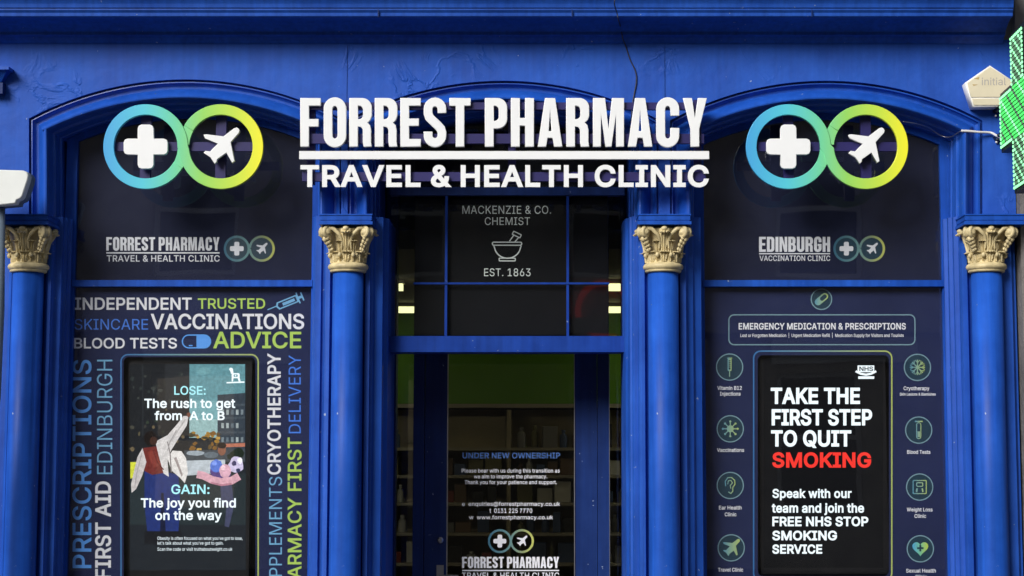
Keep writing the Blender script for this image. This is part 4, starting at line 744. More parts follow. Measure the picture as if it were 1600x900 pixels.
upper_vinyl(WR, 'dark upper pane with small grey vaccination clinic lettering above the round icons', [('c', 'EDINBURGH', 1186, 1297, 370, 393.5), ('l', '', 1186, 1297, 395.5, 397.3), ('g', 'VACCINATION CLINIC', 1187, 1297, 399.5, 407.5)], 1322.5, 1362.5)

# ------------------------------------------------------------------ left window: words round a screen
def lower_backing(W, g, hole):
    x0, x1, top, z0 = W
    o = [(x0 + .002, z0 + .002), (x0 + .002, Z(445, VY)), (x1 - .002, Z(445, VY)), (x1 - .002, z0 + .002)]
    return link('backing', fill([o, pxc(hole, VY)], VY, .002), M['vinyl'], g)
TY = VY - .001
g = thing('window_graphic', 'dark vinyl filling the lower window with white, blue and green service words', 'window sign', ((WL[0] + WL[1]) / 2, VY, WL[3]))
lower_backing(WL, g, rrect(193, 558, 399, 912, 8))
for s_, a, b, yt, yb, m, bd in (('INDEPENDENT', 117.5, 299, 465.5, 483.5, 'tw', .034), ('TRUSTED', 309.5, 414, 466.5, 482, 'tg', .025), ('SKINCARE', 116.5, 231.5, 498.5, 515, 'tbd', .0),
                            ('VACCINATIONS', 236.5, 474.5, 491, 513.5, 'tw', .034), ('BLOOD TESTS', 116, 276, 528.5, 544, 'tw', .032), ('ADVICE', 334, 470, 519, 543.5, 'tg', .03)):
    word('word', grotesk(s_, .0), a, b, yt, yb, TY, M[m], g, bd)
for s_, a, b, ye, ys, m, bd in (('PRESCRIPTIONS', 114, 142, 563, 887, 'tb', .025), ('FIRST AID', 149.5, 172.5, 753, 903, 'tw', .036), ('EDINBURGH', 151.5, 175.5, 562, 741, 'tt', -.004),
                            ('SUPPLEMENTS', 420.5, 440.5, 745, 938, 'tt', .0), ('CRYOTHERAPY', 418.5, 438, 553, 741, 'tw', .036), ('PHARMACY FIRST', 450, 470.5, 684, 942, 'tg', .025), ('DELIVERY', 451, 470, 555, 677, 'tbd', .0)):
    word('word', grotesk(s_, .02), a, b, ye, ys, TY, M[m], g, bd, rot=90)
def capsule(cx, cy, a, r, ang, inner=0):
    pts = [(cx - a + r + r * math.cos(R(q)), cy - r * math.sin(R(q))) for q in range(90, 271, 15)] + [(cx + a - r + r * math.cos(R(q)), cy - r * math.sin(R(q))) for q in range(270, 451, 15)]
    return rot(pts, cx, cy, ang)
def rot(pts, cx, cy, ang):
    c, s_ = math.cos(R(ang)), math.sin(R(ang)); return [(cx + (x - cx) * c + (y - cy) * s_, cy - (x - cx) * s_ + (y - cy) * c) for x, y in pts]
A = lambda *cs: [pxc(c, TY) for c in cs]
half = [(307, 522.5)] + [(319 + 11 * math.sin(R(q)), 533.5 - 11 * math.cos(R(q))) for q in range(0, 181, 15)] + [(307, 544.5)]
shapes('pill_icon', [A(capsule(307, 533.5, 23, 11, 0), capsule(307, 533.5, 21, 9, 0)), A(half), A([(295, 539), (301, 539), (301, 541), (295, 541)])], TY, M['tb'], g)
sy = [A(stroke([(418, 484), (433, 478)], 1.6)), A(*[rot(q, 450, 472, 22) for q in ([(433, 466), (466, 466), (466, 478), (433, 478), (430, 472)], [(435, 468), (464, 468), (464, 476), (435, 476), (433, 472)])]), A(rot([(441, 470), (461, 470), (461, 474.5), (441, 474.5)], 450, 472, 22)),
      A(rot(stroke([(466, 472), (474, 472)], 4), 450, 472, 22)), A(rot(stroke([(474, 465), (474, 479)], 2.2), 450, 472, 22)), A(rot(stroke([(467, 463), (467, 481)], 2.0), 450, 472, 22))]
shapes('syringe_icon', sy, TY, M['tt'], g)
shapes('border', [A(rrect(188, 553, 404.5, 918, 12), rrect(190.2, 555.2, 402.3, 915.8, 10))], TY, M['border'], g)

# screens: casing > picture
SCY = GY + .045
def screen_body(x0, x1, y0, y1, bez, label, group):
    g = thing('display_screen', label, 'screen', P((x0 + x1) / 2, y1, SCY), group)
    one('casing', (x0, x1, y0, y1, SCY, SCY + .06), M['black'], g, bevel=.006)
    return g
def picture(name, items, Y, parent):
    """flat patches of colour shown by the panel, one mesh"""
    ms = []
    for i, (c, pts) in enumerate(items):
        m = fill([pxc(pts, Y)], Y - .00003 * i, .00002); a = m.color_attributes.new('Col', 'FLOAT_COLOR', 'CORNER')
        cc = lin(*c)
        for d in a.data: d.color = (*cc, 1)
        ms.append(m)
    return link(name, join(ms), M['screen'], parent)
def clip(pts, x0, x1, y0, y1): return [(min(max(x, x0), x1), min(max(y, y0), y1)) for x, y in pts]
LX0, LX1, LY0, LY1 = 203, 384, 569, 891
sc = screen_body(196, 391, 560, 908, 7, 'lit screen showing two people outdoors with the words lose and gain', 'display screens in the windows')
def blob(cx, cy, rx, ry, n=14, j=.12, seed=1):
    rr = random.Random(seed); return [(cx + rx * (1 + rr.uniform(-j, j)) * math.cos(2 * math.pi * k / n), cy + ry * (1 + rr.uniform(-j, j)) * math.sin(2 * math.pi * k / n)) for k in range(n)]
it = [((27, 32, 38), [(LX0, LY0), (LX1, LY0), (LX1, LY1), (LX0, LY1)]), ((34, 44, 48), [(LX0, 740), (LX1, 740), (LX1, 820), (LX0, 820)]),
      ((92, 138, 146), [(296, LY0), (LX1 - 1, LY0), (LX1 - 1, 626), (296, 626)]), ((112, 158, 164), [(296, 626), (341, 626), (341, 655), (296, 655)]), ((140, 172, 172), [(296, 655), (341, 655), (341, 684), (296, 684)]),
      ((104, 150, 156), blob(318, 580, 12, 6, seed=8)), ((24, 27, 31), [(LX0, LY0), (296, LY0), (296, 738), (LX0, 738)]), ((36, 40, 44), [(222, LY0), (224, LY0), (224, 680), (222, 680)]), ((36, 39, 43), [(258, LY0), (296, LY0), (296, 640), (258, 640)])]
rr = random.Random(5)
for k in range(70):
    x = rr.uniform(LX0 + 3, 290); y = rr.uniform(585, 735)
    c = rr.choice([(62, 62, 54), (80, 74, 56), (44, 54, 44), (96, 84, 62), (52, 52, 50)]) if y > 640 else rr.choice([(40, 46, 46), (52, 56, 54), (34, 38, 38)])
    it.append((c, blob(x, y, rr.uniform(1.2, 4.5), rr.uniform(1.2, 4), 8, .3, k)))
it += [((48, 58, 68), [(340, 617), (LX1 - 1, 614), (LX1 - 1, 716), (340, 716)]), ((66, 76, 84), [(340, 632), (LX1 - 1, 631), (LX1 - 1, 634), (340, 635)]), ((64, 74, 82), [(340, 652), (LX1 - 1, 651), (LX1 - 1, 654), (340, 655)]), ((62, 70, 78), [(340, 674), (LX1 - 1, 674), (LX1 - 1, 677), (340, 677)])]
for yy, cols in ((640, 5), (661, 4), (683, 5)):
    for k in range(cols): it.append((rr.choice([(150, 160, 160), (110, 122, 128), (84, 96, 104)]), [(346 + 7.6 * k, yy), (350 + 7.6 * k, yy), (350 + 7.6 * k, yy + 8), (346 + 7.6 * k, yy + 8)]))
for k in range(26):
    it.append((rr.choice([(150, 112, 44), (120, 84, 36), (92, 72, 40), (66, 60, 40), (176, 140, 70)]), blob(rr.uniform(298, 345), rr.uniform(675, 704), rr.uniform(2, 6), rr.uniform(2, 5), 9, .3, 100 + k)))
it += [((172, 106, 84), [(342, 694), (LX1 - 1, 692), (LX1 - 1, 698), (342, 699)]), ((60, 66, 72), [(288, 704), (LX1 - 1, 702), (LX1 - 1, 722), (288, 720)]), ((150, 160, 168), blob(306, 708, 14, 4, seed=3)), ((92, 102, 110), blob(330, 711, 12, 5, seed=4)), ((176, 184, 190), [(284, 720), (352, 718), (352, 738), (284, 744)]),
       ((196, 200, 60), [(LX0 + 1, 722), (218, 722), (218, 744), (LX0 + 1, 748)]),
       ((30, 46, 104), [(226, 734), (262, 738), (279, 742), (282, 790), (278, 845), (232, 845), (226, 790)]), ((16, 22, 48), [(252, 770), (256, 770), (260, 845), (250, 845)]), ((18, 20, 26), [(226, 830), (284, 830), (284, 850), (226, 850)]),
       ((104, 40, 36), [(224, 700), (246, 697), (262, 728), (262, 738), (238, 742), (226, 736)]), ((122, 52, 44), [(230, 706), (242, 704), (252, 726), (240, 732)]),
       ((188, 182, 180), [(223, 700), (215, 714), (210, 735), (205, 757), (206, 770), (213, 764), (223, 742), (229, 722)]), ((200, 196, 194), [(243, 690), (262, 680), (276, 664), (287, 650), (295, 650), (292, 665), (280, 684), (268, 703), (262, 720), (264, 745), (256, 740), (249, 715)]),
       ((214, 210, 206), [(270, 704), (284, 705), (291, 716), (294, 738), (289, 755), (282, 747), (268, 735), (262, 716)]), ((150, 140, 138), [(272, 716), (276, 714), (286, 742), (284, 745)]), ((110, 66, 52), blob(295, 648, 3, 4, seed=2)),
       ((20, 13, 11), blob(236, 685, 11, 11.5, 16, .06, 6)), ((58, 36, 28), blob(240, 689, 6, 7, 12, .05, 7)),
       ((120, 114, 114), stroke([(262, 690), (266, 708), (268, 738)], 1.8)), ((150, 146, 146), stroke([(276, 672), (266, 690), (262, 704)], 1.4)), ((158, 152, 152), stroke([(222, 708), (215, 735), (211, 760)], 1.6)), ((170, 166, 164), stroke([(290, 655), (276, 676), (268, 690)], 2.0)), ((84, 30, 28), stroke([(240, 704), (246, 722), (256, 734)], 1.6)), ((34, 50, 104), stroke([(262, 745), (270, 780), (268, 830)], 3)), ((22, 34, 24), blob(372, 708, 11, 8, 12, .25, 41)), ((28, 36, 30), blob(360, 714, 6, 5, 12, .25, 42)), ((62, 66, 92), [(344, 752), (362, 752), (366, 790), (358, 824), (351, 822), (354, 794), (346, 782)]), ((128, 84, 66), blob(347, 703, 6.5, 9, 14, .04, 9)), ((36, 24, 20), blob(347, 696, 7, 5, 12, .1, 10)), ((80, 60, 120), blob(345, 738, 16, 12, seed=11)),
       ((82, 112, 196), blob(338, 728, 10, 10, 16, .06, 12)), ((196, 186, 214), blob(369, 727, 12, 13, 14, .14, 13)), ((60, 56, 90), blob(366, 724, 4, 4, 10, .2, 14)), ((206, 160, 176), blob(352, 736, 9, 11, 16, .05, 15)),
       ((236, 232, 244), blob(375, 720, 4.5, 5, 10, .15, 43)), ((120, 146, 222), blob(335, 724, 4, 4, 10, .1, 44)), ((232, 196, 206), blob(349, 731, 3.5, 4.5, 10, .1, 45)), ((50, 54, 86), blob(372, 735, 3.4, 3.4, 9, .2, 46)), ((204, 156, 168), stroke([(308, 741), (318, 743), (332, 750), (346, 753), (362, 751), (374, 744)], 12)), ((170, 116, 132), stroke([(330, 754), (346, 758), (362, 756)], 3))]
picture('picture', it, SCY - .0006, sc)
TXY = SCY - .0075
for s_, a, b, yt, yb, m, bd in (('LOSE:', 272.5, 321, 603.5, 616.5, 's_c', .012), ('The rush to get', 226, 367, 623.5, 637, 's_w', .020), ('from  A to B', 242, 350.5, 643, 656, 's_w', .020), ('GAIN:', 268, 327, 757.5, 771.5, 's_c', .016), ('The joy you find', 220.5, 368, 779, 792.5, 's_w', .020), ('on the way', 243, 346, 798.5, 812, 's_w', .020),
                            ("Obesity is often focused on what you've got to lose,", 246, 379, 838.5, 843.5, 's_w', .0), ("let's talk about what you've got to gain.", 246, 349, 846, 851, 's_w', .0), ('Scan the code or visit truthaboutweight.co.uk', 246, 363, 855.5, 860.5, 's_w', .0)):
    word('lettering', grotesk(s_, .01), a, b, yt, yb, TXY, M[m], sc, bd * 1.9)
B = lambda *cs: [pxc(c, TXY) for c in cs]
shapes('badge', [B(blob(361, 577, 3, 2.4, 10, .1, 2)), B([(359, 577), (364, 577), (365, 584), (361, 584)]), B(rrect(362, 583, 374.5, 591, 2.5), rrect(365, 585, 371.5, 589, 1.5)), B(circle(368, 587, 1.2, 8)), B([(362, 590), (365, 590), (364, 596), (362, 596)]), B([(371, 590), (374.5, 590), (376, 596), (373, 596)]), B([(354, 597), (382, 595.8), (382, 598), (354, 599)])], TXY, M['s_w'], sc)
# ------------------------------------------------------------------ right window: icons round a screen
g = thing('window_graphic', 'dark vinyl filling the lower window with round outlined icons and small captions', 'window sign', ((WR[0] + WR[1]) / 2, VY, WR[3]))
lower_backing(WR, g, rrect(1184, 555, 1389, 900, 8))
shapes('border', [A(rrect(1176.5, 547.5, 1394.5, 908, 12), rrect(1178.7, 549.7, 1392.3, 905.8, 10))], TY, M['border'], g)
shapes('heading_frame', [A(rrect(1138, 491, 1430.5, 539.5, 9), rrect(1139.8, 492.8, 1428.7, 537.7, 7.5))], TY, M['circ'], g)
word('heading', grotesk('EMERGENCY MEDICATION & PRESCRIPTIONS', .04), 1154.5, 1415, 505, 514.5, TY, M['tw'], g, .04)
word('caption', grotesk('Lost or Forgotten Medication  |  Urgent Medication Refill  |  Medication Supply for Visitors and Tourists'), 1157, 1412, 521.5, 526.5, TY, M['tw'], g, .02)
def icon(cx, cy, r, sym, m='icon'):
    ic = shapes('icon_circle', [A(*ringc(cx, cy, r, 1.7))], TY, M['circ'], g)
    shapes('disc', [A(circle(cx, cy, r - .9))], TY + .0005, M['teal_dk'], ic, .0003)
    shapes('symbol', sym, TY - .0002, M[m], ic)
def line(pts, w=1.5): return A(stroke(pts, w))
icon(1283.5, 467.5, 16, [A(rot(capsule(1283.5, 467.5, 12, 5.2, 40), 0, 0, 0), capsule(1286.5, 465, 6, 3.2, 40))], 'icon')
lx = [(1140, 573.5), (1141, 670), (1141, 758.5), (1142.5, 856)]
x, y = lx[0]; icon(x, y, 20.5, [A(rrect(x - 3, y - 13, x + 3, y + 6, 1), rrect(x - 1.6, y - 11, x + 1.6, y + 4, .6)), line([(x, y + 6), (x, y + 15)]), line([(x - 4, y - 14), (x + 4, y - 14)])] + [line([(x - 1, y - 9 + 3 * k), (x + 2, y - 9 + 3 * k)], 1) for k in range(4)])
x, y = lx[1]; icon(x, y, 20.5, [A(circle(x, y, 5.5, 18))] + [line([(x + 5 * math.cos(R(q)), y + 5 * math.sin(R(q))), (x + 11 * math.cos(R(q)), y + 11 * math.sin(R(q)))], 1.6) for q in range(0, 360, 45)] + [A(circle(x + 11.5 * math.cos(R(q)), y + 11.5 * math.sin(R(q)), 1.8, 8)) for q in range(0, 360, 45)])
x, y = lx[2]; icon(x, y, 20.5, [line([(x - 7, y + 1), (x - 8, y - 6), (x - 4, y - 12), (x + 2, y - 12.5), (x + 7, y - 8), (x + 7.5, y - 2), (x + 4, y + 3), (x + 4, y + 9), (x + 1, y + 12.5), (x - 3, y + 10)]), line([(x - 4, y - 2), (x - 3, y - 7), (x + 1, y - 8), (x + 3.5, y - 4), (x, y), (x + 1, y + 5)], 1.3)])
x, y = lx[3]; icon(x, y, 20.5, [A(plane_pts(x, y, .47))])
rx = [(1433.5, 574), (1435.5, 672), (1437, 761), (1438, 857.5)]
x, y = rx[0]; icon(x, y, 20.5, [line([(x, y), (x + 12 * math.cos(R(q)), y + 12 * math.sin(R(q)))], 1.7) for q in range(0, 360, 45)] + [line([(x + 12 * math.cos(R(q + e)), y + 12 * math.sin(R(q + e))), (x + 7 * math.cos(R(q)), y + 7 * math.sin(R(q)))], 1.3) for q in range(0, 360, 45) for e in (-18, 18)])
x, y = rx[1]; icon(x, y, 20.5, [A(rrect(x - 4, y - 12, x + 4, y + 14, 3.8), rrect(x - 2.6, y - 11, x + 2.6, y + 12.6, 2.4)), line([(x - 6, y - 13.5), (x + 6, y - 13.5)], 2), A([(x - 2, y + 2), (x + 2, y + 2), (x + 2, y + 11), (x - 2, y + 11)])])
x, y = rx[2]; icon(x, y, 20.5, [A(rrect(x - 11, y - 11, x + 11, y + 11, 2), rrect(x - 9.5, y - 9.5, x + 9.5, y + 9.5, 1)), A(rrect(x - 5.5, y - 7.5, x + 5.5, y - .5, 2), rrect(x - 4, y - 6, x + 4, y - 1.8, 1)), line([(x - 4, y + 2), (x - 5, y + 8)], 2.4), line([(x + 4, y + 2), (x + 5, y + 8)], 2.4)])
x, y = rx[3]
hp = [(x + .78 * 16 * math.sin(t) ** 3, y - 1 - .78 * (13 * math.cos(t) - 5 * math.cos(2 * t) - 2 * math.cos(3 * t) - math.cos(4 * t))) for t in [2 * math.pi * k / 36 for k in range(36)]]
icon(x, y, 20.5, [A(hp)], 'heart'); shapes('plus_mark', [A(cross_pts(x, y - 1, 5, 1.5, .3))], TY - .0006, M['teal_dk'], g)
for s_, cx, hw, yb in (('Vitamin B12', 1140, 19, 609), ('Injections', 1141, 16, 618), ('Vaccinations', 1141.5, 21, 706), ('Ear Health', 1141, 17.5, 796), ('Clinic', 1141.5, 9, 806.5), ('Travel Clinic', 1141.5, 19.5, 893), ('Cryotherapy', 1432, 20, 609.5), ('Skin Lesions & Blemishes', 1434, 28, 618), ('Blood Tests', 1435.5, 18, 709), ('Weight Loss', 1437, 20, 799), ('Clinic', 1438, 9, 809), ('Sexual Health', 1439, 23, 894.5), ('Clinic', 1439, 9, 904)):
    word('caption', grotesk(s_, .02), cx - hw, cx + hw, yb - 5.6 if 'Skin' not in s_ else yb - 4.2, yb, TY, M['tw'], g, .03)
sc2 = screen_body(1187, 1386, 556, 897, 7, 'lit black screen with white and red lettering about quitting smoking', 'display screens in the windows')
picture('picture', [((7, 8, 12), [(1193, 561), (1380, 561), (1380, 887), (1193, 887)])], SCY - .0006, sc2)
TXY = SCY - .0016
for s_, a, b, yt, yb, m, bd in (('TAKE THE', 1205.5, 1342.5, 607, 630, 's_w', .056), ('FIRST STEP', 1207, 1361.5, 640.5, 663.5, 's_w', .056), ('TO QUIT', 1206, 1329, 673.5, 696.5, 's_w', .056), ('SMOKING', 1208, 1360, 708, 729.5, 's_r', .056), ('Speak with our', 1207.5, 1330, 764.5, 777.5, 's_w', .045), ('team and join the', 1206.5, 1349.5, 787, 800.5, 's_w', .045),
                            ('FREE NHS STOP', 1207.5, 1356, 808, 821.5, 's_w', .056), ('SMOKING', 1207.5, 1307, 830, 843.5, 's_w', .056), ('SERVICE', 1207.5, 1284, 851.5, 864.5, 's_w', .056)):
    word('lettering', grotesk(s_, .03), a, b, yt, yb, TXY, M[m], sc2, bd)
shapes('badge', [B(rot([(1340, 571), (1366, 571), (1366, 581.5), (1340, 581.5)], 1353, 576, 0)), B(stroke([(1337, 580), (1345, 584), (1353, 585.5), (1361, 584), (1369, 580)], 3.2)), B([(1341, 588), (1366, 588), (1366, 592), (1341, 592)])], TXY, M['s_w'], sc2)
word('badge_lettering', grotesk('NHS', .0), 1343, 1364, 573, 579.5, TXY - .001, M['black'], sc2, .05)

# ================================================================== the doorway in the middle arch
DY = .74
def part(name, x0, x1, y0, y1, Y0, Y1, m, parent=shop, bevel=.003): return one(name, (x0, x1, y0, y1, Y0, Y1), M[m], parent, bevel)
# fanlight frame over the doorway: surround, rail and thin glazing bars
fl = part('fanlight', 600, 983, 525, 550, .20, .36, 'bar', bevel=.004)
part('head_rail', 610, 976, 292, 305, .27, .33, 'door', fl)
for x in (697, 887): part('glazing_bar', x - 2.0, x + 2.0, 306, 525.5, .275, .31, 'bar', fl, .002)
part('glazing_bar', 646, 952, 441.2, 444.2, .270, .274, 'bar', fl, 0)
ax = arch_path(ARCH[1], 46)
x0, x1 = P(609, 500, .295).x, P(975, 500, .295).x
tp = [(min(max(v.x, x0), x1), v.z) for v in (P(x, y, 0) for x, y in ax)]
link('pane', fill([[(x0, Z(526, .295))] + tp + [(x1, Z(526, .295))]], .295, .006), M['clear'], fl)
fvin = thing('fanlight_lettering', 'dark pane over the door with small white founding lettering and a mortar and pestle', 'window sign', P(792, 443, .305))
tp2 = [(min(max(x, P(647, 500, .304).x), P(950, 500, .304).x), z - .004) for x, z in tp]
link('backing', fill([[(P(647, 500, .304).x, Z(524, .304))] + tp2 + [(P(950, 500, .304).x, Z(524, .304))]], .304, .002), mat('dark_film', (.006, .006, .010), .6, .1, noise=.15, nscale=4), fvin)
FY = .3032
for s_, a, b, yt, yb in (('MACKENZIE & CO.', 722.5, 861, 321.5, 334), ('CHEMIST', 757.5, 828, 339.5, 351.5), ('EST. 1863', 756.5, 829, 419.5, 431.5)):
    word('lettering', grotesk(s_, .03), a, b, yt, yb, FY, M['tw'], fvin, .0)
C = lambda *cs: [pxc(c, FY) for c in cs]
bowl = [(771.5, 384)] + [(793 + 20.5 * math.cos(R(q)), 384 + 19.5 * math.sin(R(q))) for q in range(170, 9, -10)] + [(814.5, 384)]
shapes('mortar', [C(rrect(768.5, 377.5, 816, 384, 3), rrect(770.2, 379.2, 814.3, 382.3, 1.4)), C(stroke(bowl, 1.9)), C(rrect(779, 402.5, 806, 408.5, 2), rrect(780.7, 404.2, 804.3, 406.8, 1)), C(stroke([(796, 377), (803.5, 366.5)], 1.8)), C(stroke([(804.5, 378), (810.5, 371)], 1.8)), C(rot(rrect(800, 363, 815, 370, 1.5), 807.5, 366.5, -25), rot(rrect(801.7, 364.7, 813.3, 368.3, .6), 807.5, 366.5, -25))], FY, M['tw'], fvin)
# screen of posts, side lights and the door, set back
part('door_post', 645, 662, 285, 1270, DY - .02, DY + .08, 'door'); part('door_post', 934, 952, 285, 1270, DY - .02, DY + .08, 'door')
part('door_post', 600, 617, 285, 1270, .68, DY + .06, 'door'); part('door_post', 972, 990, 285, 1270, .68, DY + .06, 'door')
part('head_panel', 662.5, 933.5, 285, 548, DY, DY + .04, 'dark', bevel=0)
for a, b in ((617.5, 644.5), (952.5, 971.5)):
    part('side_light', a, b, 285, 1270, DY + .02, DY + .026, 'clear', bevel=0)
bm = bmesh.new(); pbox(bm, 952.0, 952.9, 556, 1000, DY - .024, DY); obj('weather_strip', bm, M['steel'], shop)
door = bmesh.new()
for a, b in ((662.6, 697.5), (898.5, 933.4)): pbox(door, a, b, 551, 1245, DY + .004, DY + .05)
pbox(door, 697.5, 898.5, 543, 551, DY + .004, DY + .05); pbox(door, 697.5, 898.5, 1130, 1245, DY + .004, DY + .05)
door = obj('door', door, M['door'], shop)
part('pane', 697.5, 898.5, 551, 1130, DY + .02, DY + .026, 'tint', door, 0)
for a, b in ((697.6, 699.2), (897.0, 898.4)): part('glazing_bead', a, b, 552, 1130, DY - .002, DY + .012, 'steel', door, 0)
bm = bmesh.new(); c = P(688, 844, DY); lathe(bm, [(.014, 0), (.016, .004), (.016, .012), (.010, .016), (.006, .016)], n=20)
bmesh.ops.rotate(bm, verts=bm.verts, cent=(0, 0, 0), matrix=Matrix.Rotation(R(90), 3, 'X')); bmesh.ops.translate(bm, verts=bm.verts, vec=(c.x, DY + .006, c.z)); obj('lock', bm, M['steel'], door)
bm = bmesh.new(); pbox(bm, 682, 693, 883, 930, DY - .004, DY + .004); c = P(687, 900, DY); tube(bm, [(c.x, DY - .004, c.z), (c.x, DY - .045, c.z), (c.x + .10, DY - .05, c.z)], .009, 8); obj('handle', bm, M['steel'], door)
# lettering stuck on the door glass
LYD = DY + .0185
dl = thing('door_lettering', 'small white and blue notice lettering on the door glass above a little two-ring emblem', 'window sign', P(798, 905, LYD))
word('lettering', grotesk('UNDER NEW OWNERSHIP', .03), 723, 875, 707.5, 716, LYD, M['tdim'], dl, .02)
for s_, a, b, yt, yb in (('Please bear with us during this transition as', 721.5, 874.5, 732.5, 738.3), ('we aim to improve the pharmacy.', 740.5, 855, 741.6, 747.4), ('Thank you for your patience and support.', 726, 870, 750.5, 756.3), ('e  enquiries@forrestpharmacy.co.uk', 722, 875, 784.3, 790.3), ('t  0131 225 7770', 765, 831.5, 794.5, 801.3), ('w  www.forrestpharmacy.co.uk', 733, 864, 805.3, 811.3)):
    word('lettering', grotesk(s_, .02), a, b, yt, yb, LYD, M['tw'], dl, .02)
emblem(781, 815.5, 845.5, 17, 3.4, .29, LYD, dl, M['ring_dim'], M['tw'])
word('lettering', condensed('FORREST PHARMACY', .07), 722, 873.5, 870, 887.5, LYD, M['tw'], dl)
shapes('underline', [[pxc([(722, 890.5), (873.5, 890.5), (873.5, 892.3), (722, 892.3)], LYD)]], LYD, M['tw'], dl)
word('lettering', grotesk('TRAVEL & HEALTH CLINIC', .05), 722, 873.5, 894.8, 903.5, LYD, M['tw'], dl, .02)

# ------------------------------------------------------------------ inside the shop
BX0, BX1, BY = -3.2, 3.4, 5.2
CZ = P(800, 450, 2.5).z + .05; Y2 = DIST * (CZ - .05 - CAMZ) / (P(800, 485, 0).z - CAMZ) - DIST
bm = bmesh.new(); box(bm, BX0, BX1, .84, BY, .0, .012); obj('interior_floor', bm, M['floor'], kind='structure')
bm = bmesh.new(); box(bm, BX0, BX1, .84, BY + .1, CZ, CZ + .1); obj('interior_ceiling', bm, M['ceil'], kind='structure')
bm = bmesh.new(); box(bm, BX0, BX1, BY, BY + .1, 0, CZ - .002); box(bm, BX0 - .1, BX0 - .002, .84, BY, 0, CZ); box(bm, BX1 + .002, BX1 + .1, .84, BY, 0, CZ)
box(bm, BX0, X(575, .8), .66, .8, 0, CZ + .6); box(bm, X(1010, .8), BX1, .66, .8, 0, CZ + .6); box(bm, X(575, .8), X(1010, .8), .83, .86, CZ + .101, CZ + .9)
obj('interior_wall', bm, M['dark'], kind='structure')
gz = P(800, 637, 4.85).z
gp = thing('fascia_board', 'bright green board along the top of the back shelves inside the shop', 'board', (0, 4.9, gz))
bm = bmesh.new(); box(bm, BX0 + .05, BX1 - .05, 4.86, 4.9, gz + .03, CZ - .004); obj('board', bm, M['green'], gp)
bm = bmesh.new(); box(bm, BX0 + .05, BX1 - .05, 4.84, 4.9, gz, gz + .028); obj('edge_strip', bm, M['cream'], gp)
for k, (Y, x0, x1, lab) in enumerate(((2.5, P(632, 450, 2.5).x - 1.2, P(632, 450, 2.5).x, 'short strip light on the shop ceiling, left of the door, upper of the pair'), (2.5, P(940, 450, 2.5).x, P(940, 450, 2.5).x + 1.2, 'strip light on the shop ceiling, right of the door, upper of the pair'),
                                      (Y2, P(660, 485, Y2).x - 1.4, P(660, 485, Y2).x, 'strip light on the shop ceiling, left of the door, lower of the pair'), (Y2, P(935, 485, Y2).x, P(935, 485, Y2).x + 1.4, 'strip light on the shop ceiling, right of the door, lower of the pair'),
                                      (4.3, 1.5, 2.9, 'unseen strip light added deep in the shop to the right to brighten the green board'), (1.6, -2.4, -1.2, 'unseen strip light added near the front of the shop to brighten the interior'))):
    hot = k >= 4; t = thing('strip_light', lab, 'light', ((x0 + x1) / 2, Y, CZ - .06), 'strip lights on the shop ceiling')  # the last two are unseen lamps added to brighten the interior
    bm = bmesh.new(); box(bm, x0, x1, Y - .05, Y + .05, CZ - .025, CZ - .002); obj('housing', bm, M['cream'], t)
    bm = bmesh.new(); box(bm, x0 + .01, x1 - .01, Y - .035, Y + .035, CZ - .066, CZ - .026); obj('diffuser', bm, M['lamp_added' if hot else 'lamp'], t, bevel=.008)
su = thing('shelf_unit', 'dim wall of shop shelving behind the door, full of small goods', 'shelves', (0, 5.1, 0))
bm = bmesh.new(); box(bm, BX0 + .1, BX1 - .1, 5.12, 5.15, .05, gz - .01); obj('back_panel', bm, M['beige'], su)
shz = [P(800, y, 4.75).z for y in (980, 932, 884, 837, 790, 747, 704)]
for z in shz:
    bm = bmesh.new(); box(bm, BX0 + .1, BX1 - .1, 4.72, 5.118, z, z + .022); obj('shelf', bm, M['cream'], su)
for x in (-2.6, -1.3, P(795, 680, 4.75).x, 1.2, 2.6):
    bm = bmesh.new(); box(bm, x - .015, x + .015, 4.74, 5.115, .05, gz - .02); obj('upright', bm, M['beige'], su)
bm = bmesh.new(); box(bm, P(690, 680, 5.06).x, P(790, 680, 5.06).x, 5.06, 5.116, shz[-1] + .024, gz - .06); obj('pale_panel', bm, M['beige'], su)
pal = [mat('carton_' + n, c, .5, noise=.1, nscale=30) for n, c in (('white', (.55, .54, .5)), ('brown', (.16, .10, .06)), ('olive', (.18, .17, .08)), ('grey', (.20, .20, .2)), ('blue', (.06, .10, .22)), ('red', (.25, .05, .04)), ('black', (.03, .03, .035)))]
carton_me = []
for m in pal:
    bm = bmesh.new(); box(bm, -.5, .5, -.5, .5, 0, 1); bmesh.ops.bevel(bm, geom=list(bm.edges), offset=.03, segments=1, affect='EDGES')
    me = bpy.data.meshes.new('carton'); bm.to_mesh(me); bm.free(); me.materials.append(m); carton_me.append(me)
bottle_me = []
for m in pal[:5]:
    bm = bmesh.new(); lathe(bm, [(.45, 0), (.5, .04), (.5, .62), (.42, .72), (.2, .78), (.2, .84), (.25, .85), (.25, 1)], n=14); bmesh.ops.recalc_face_normals(bm, faces=bm.faces)
    me = bpy.data.meshes.new('bottle'); bm.to_mesh(me); bm.free(); me.materials.append(m); bottle_me.append(me)
    for p in me.polygons: p.use_smooth = True
rr = random.Random(11)
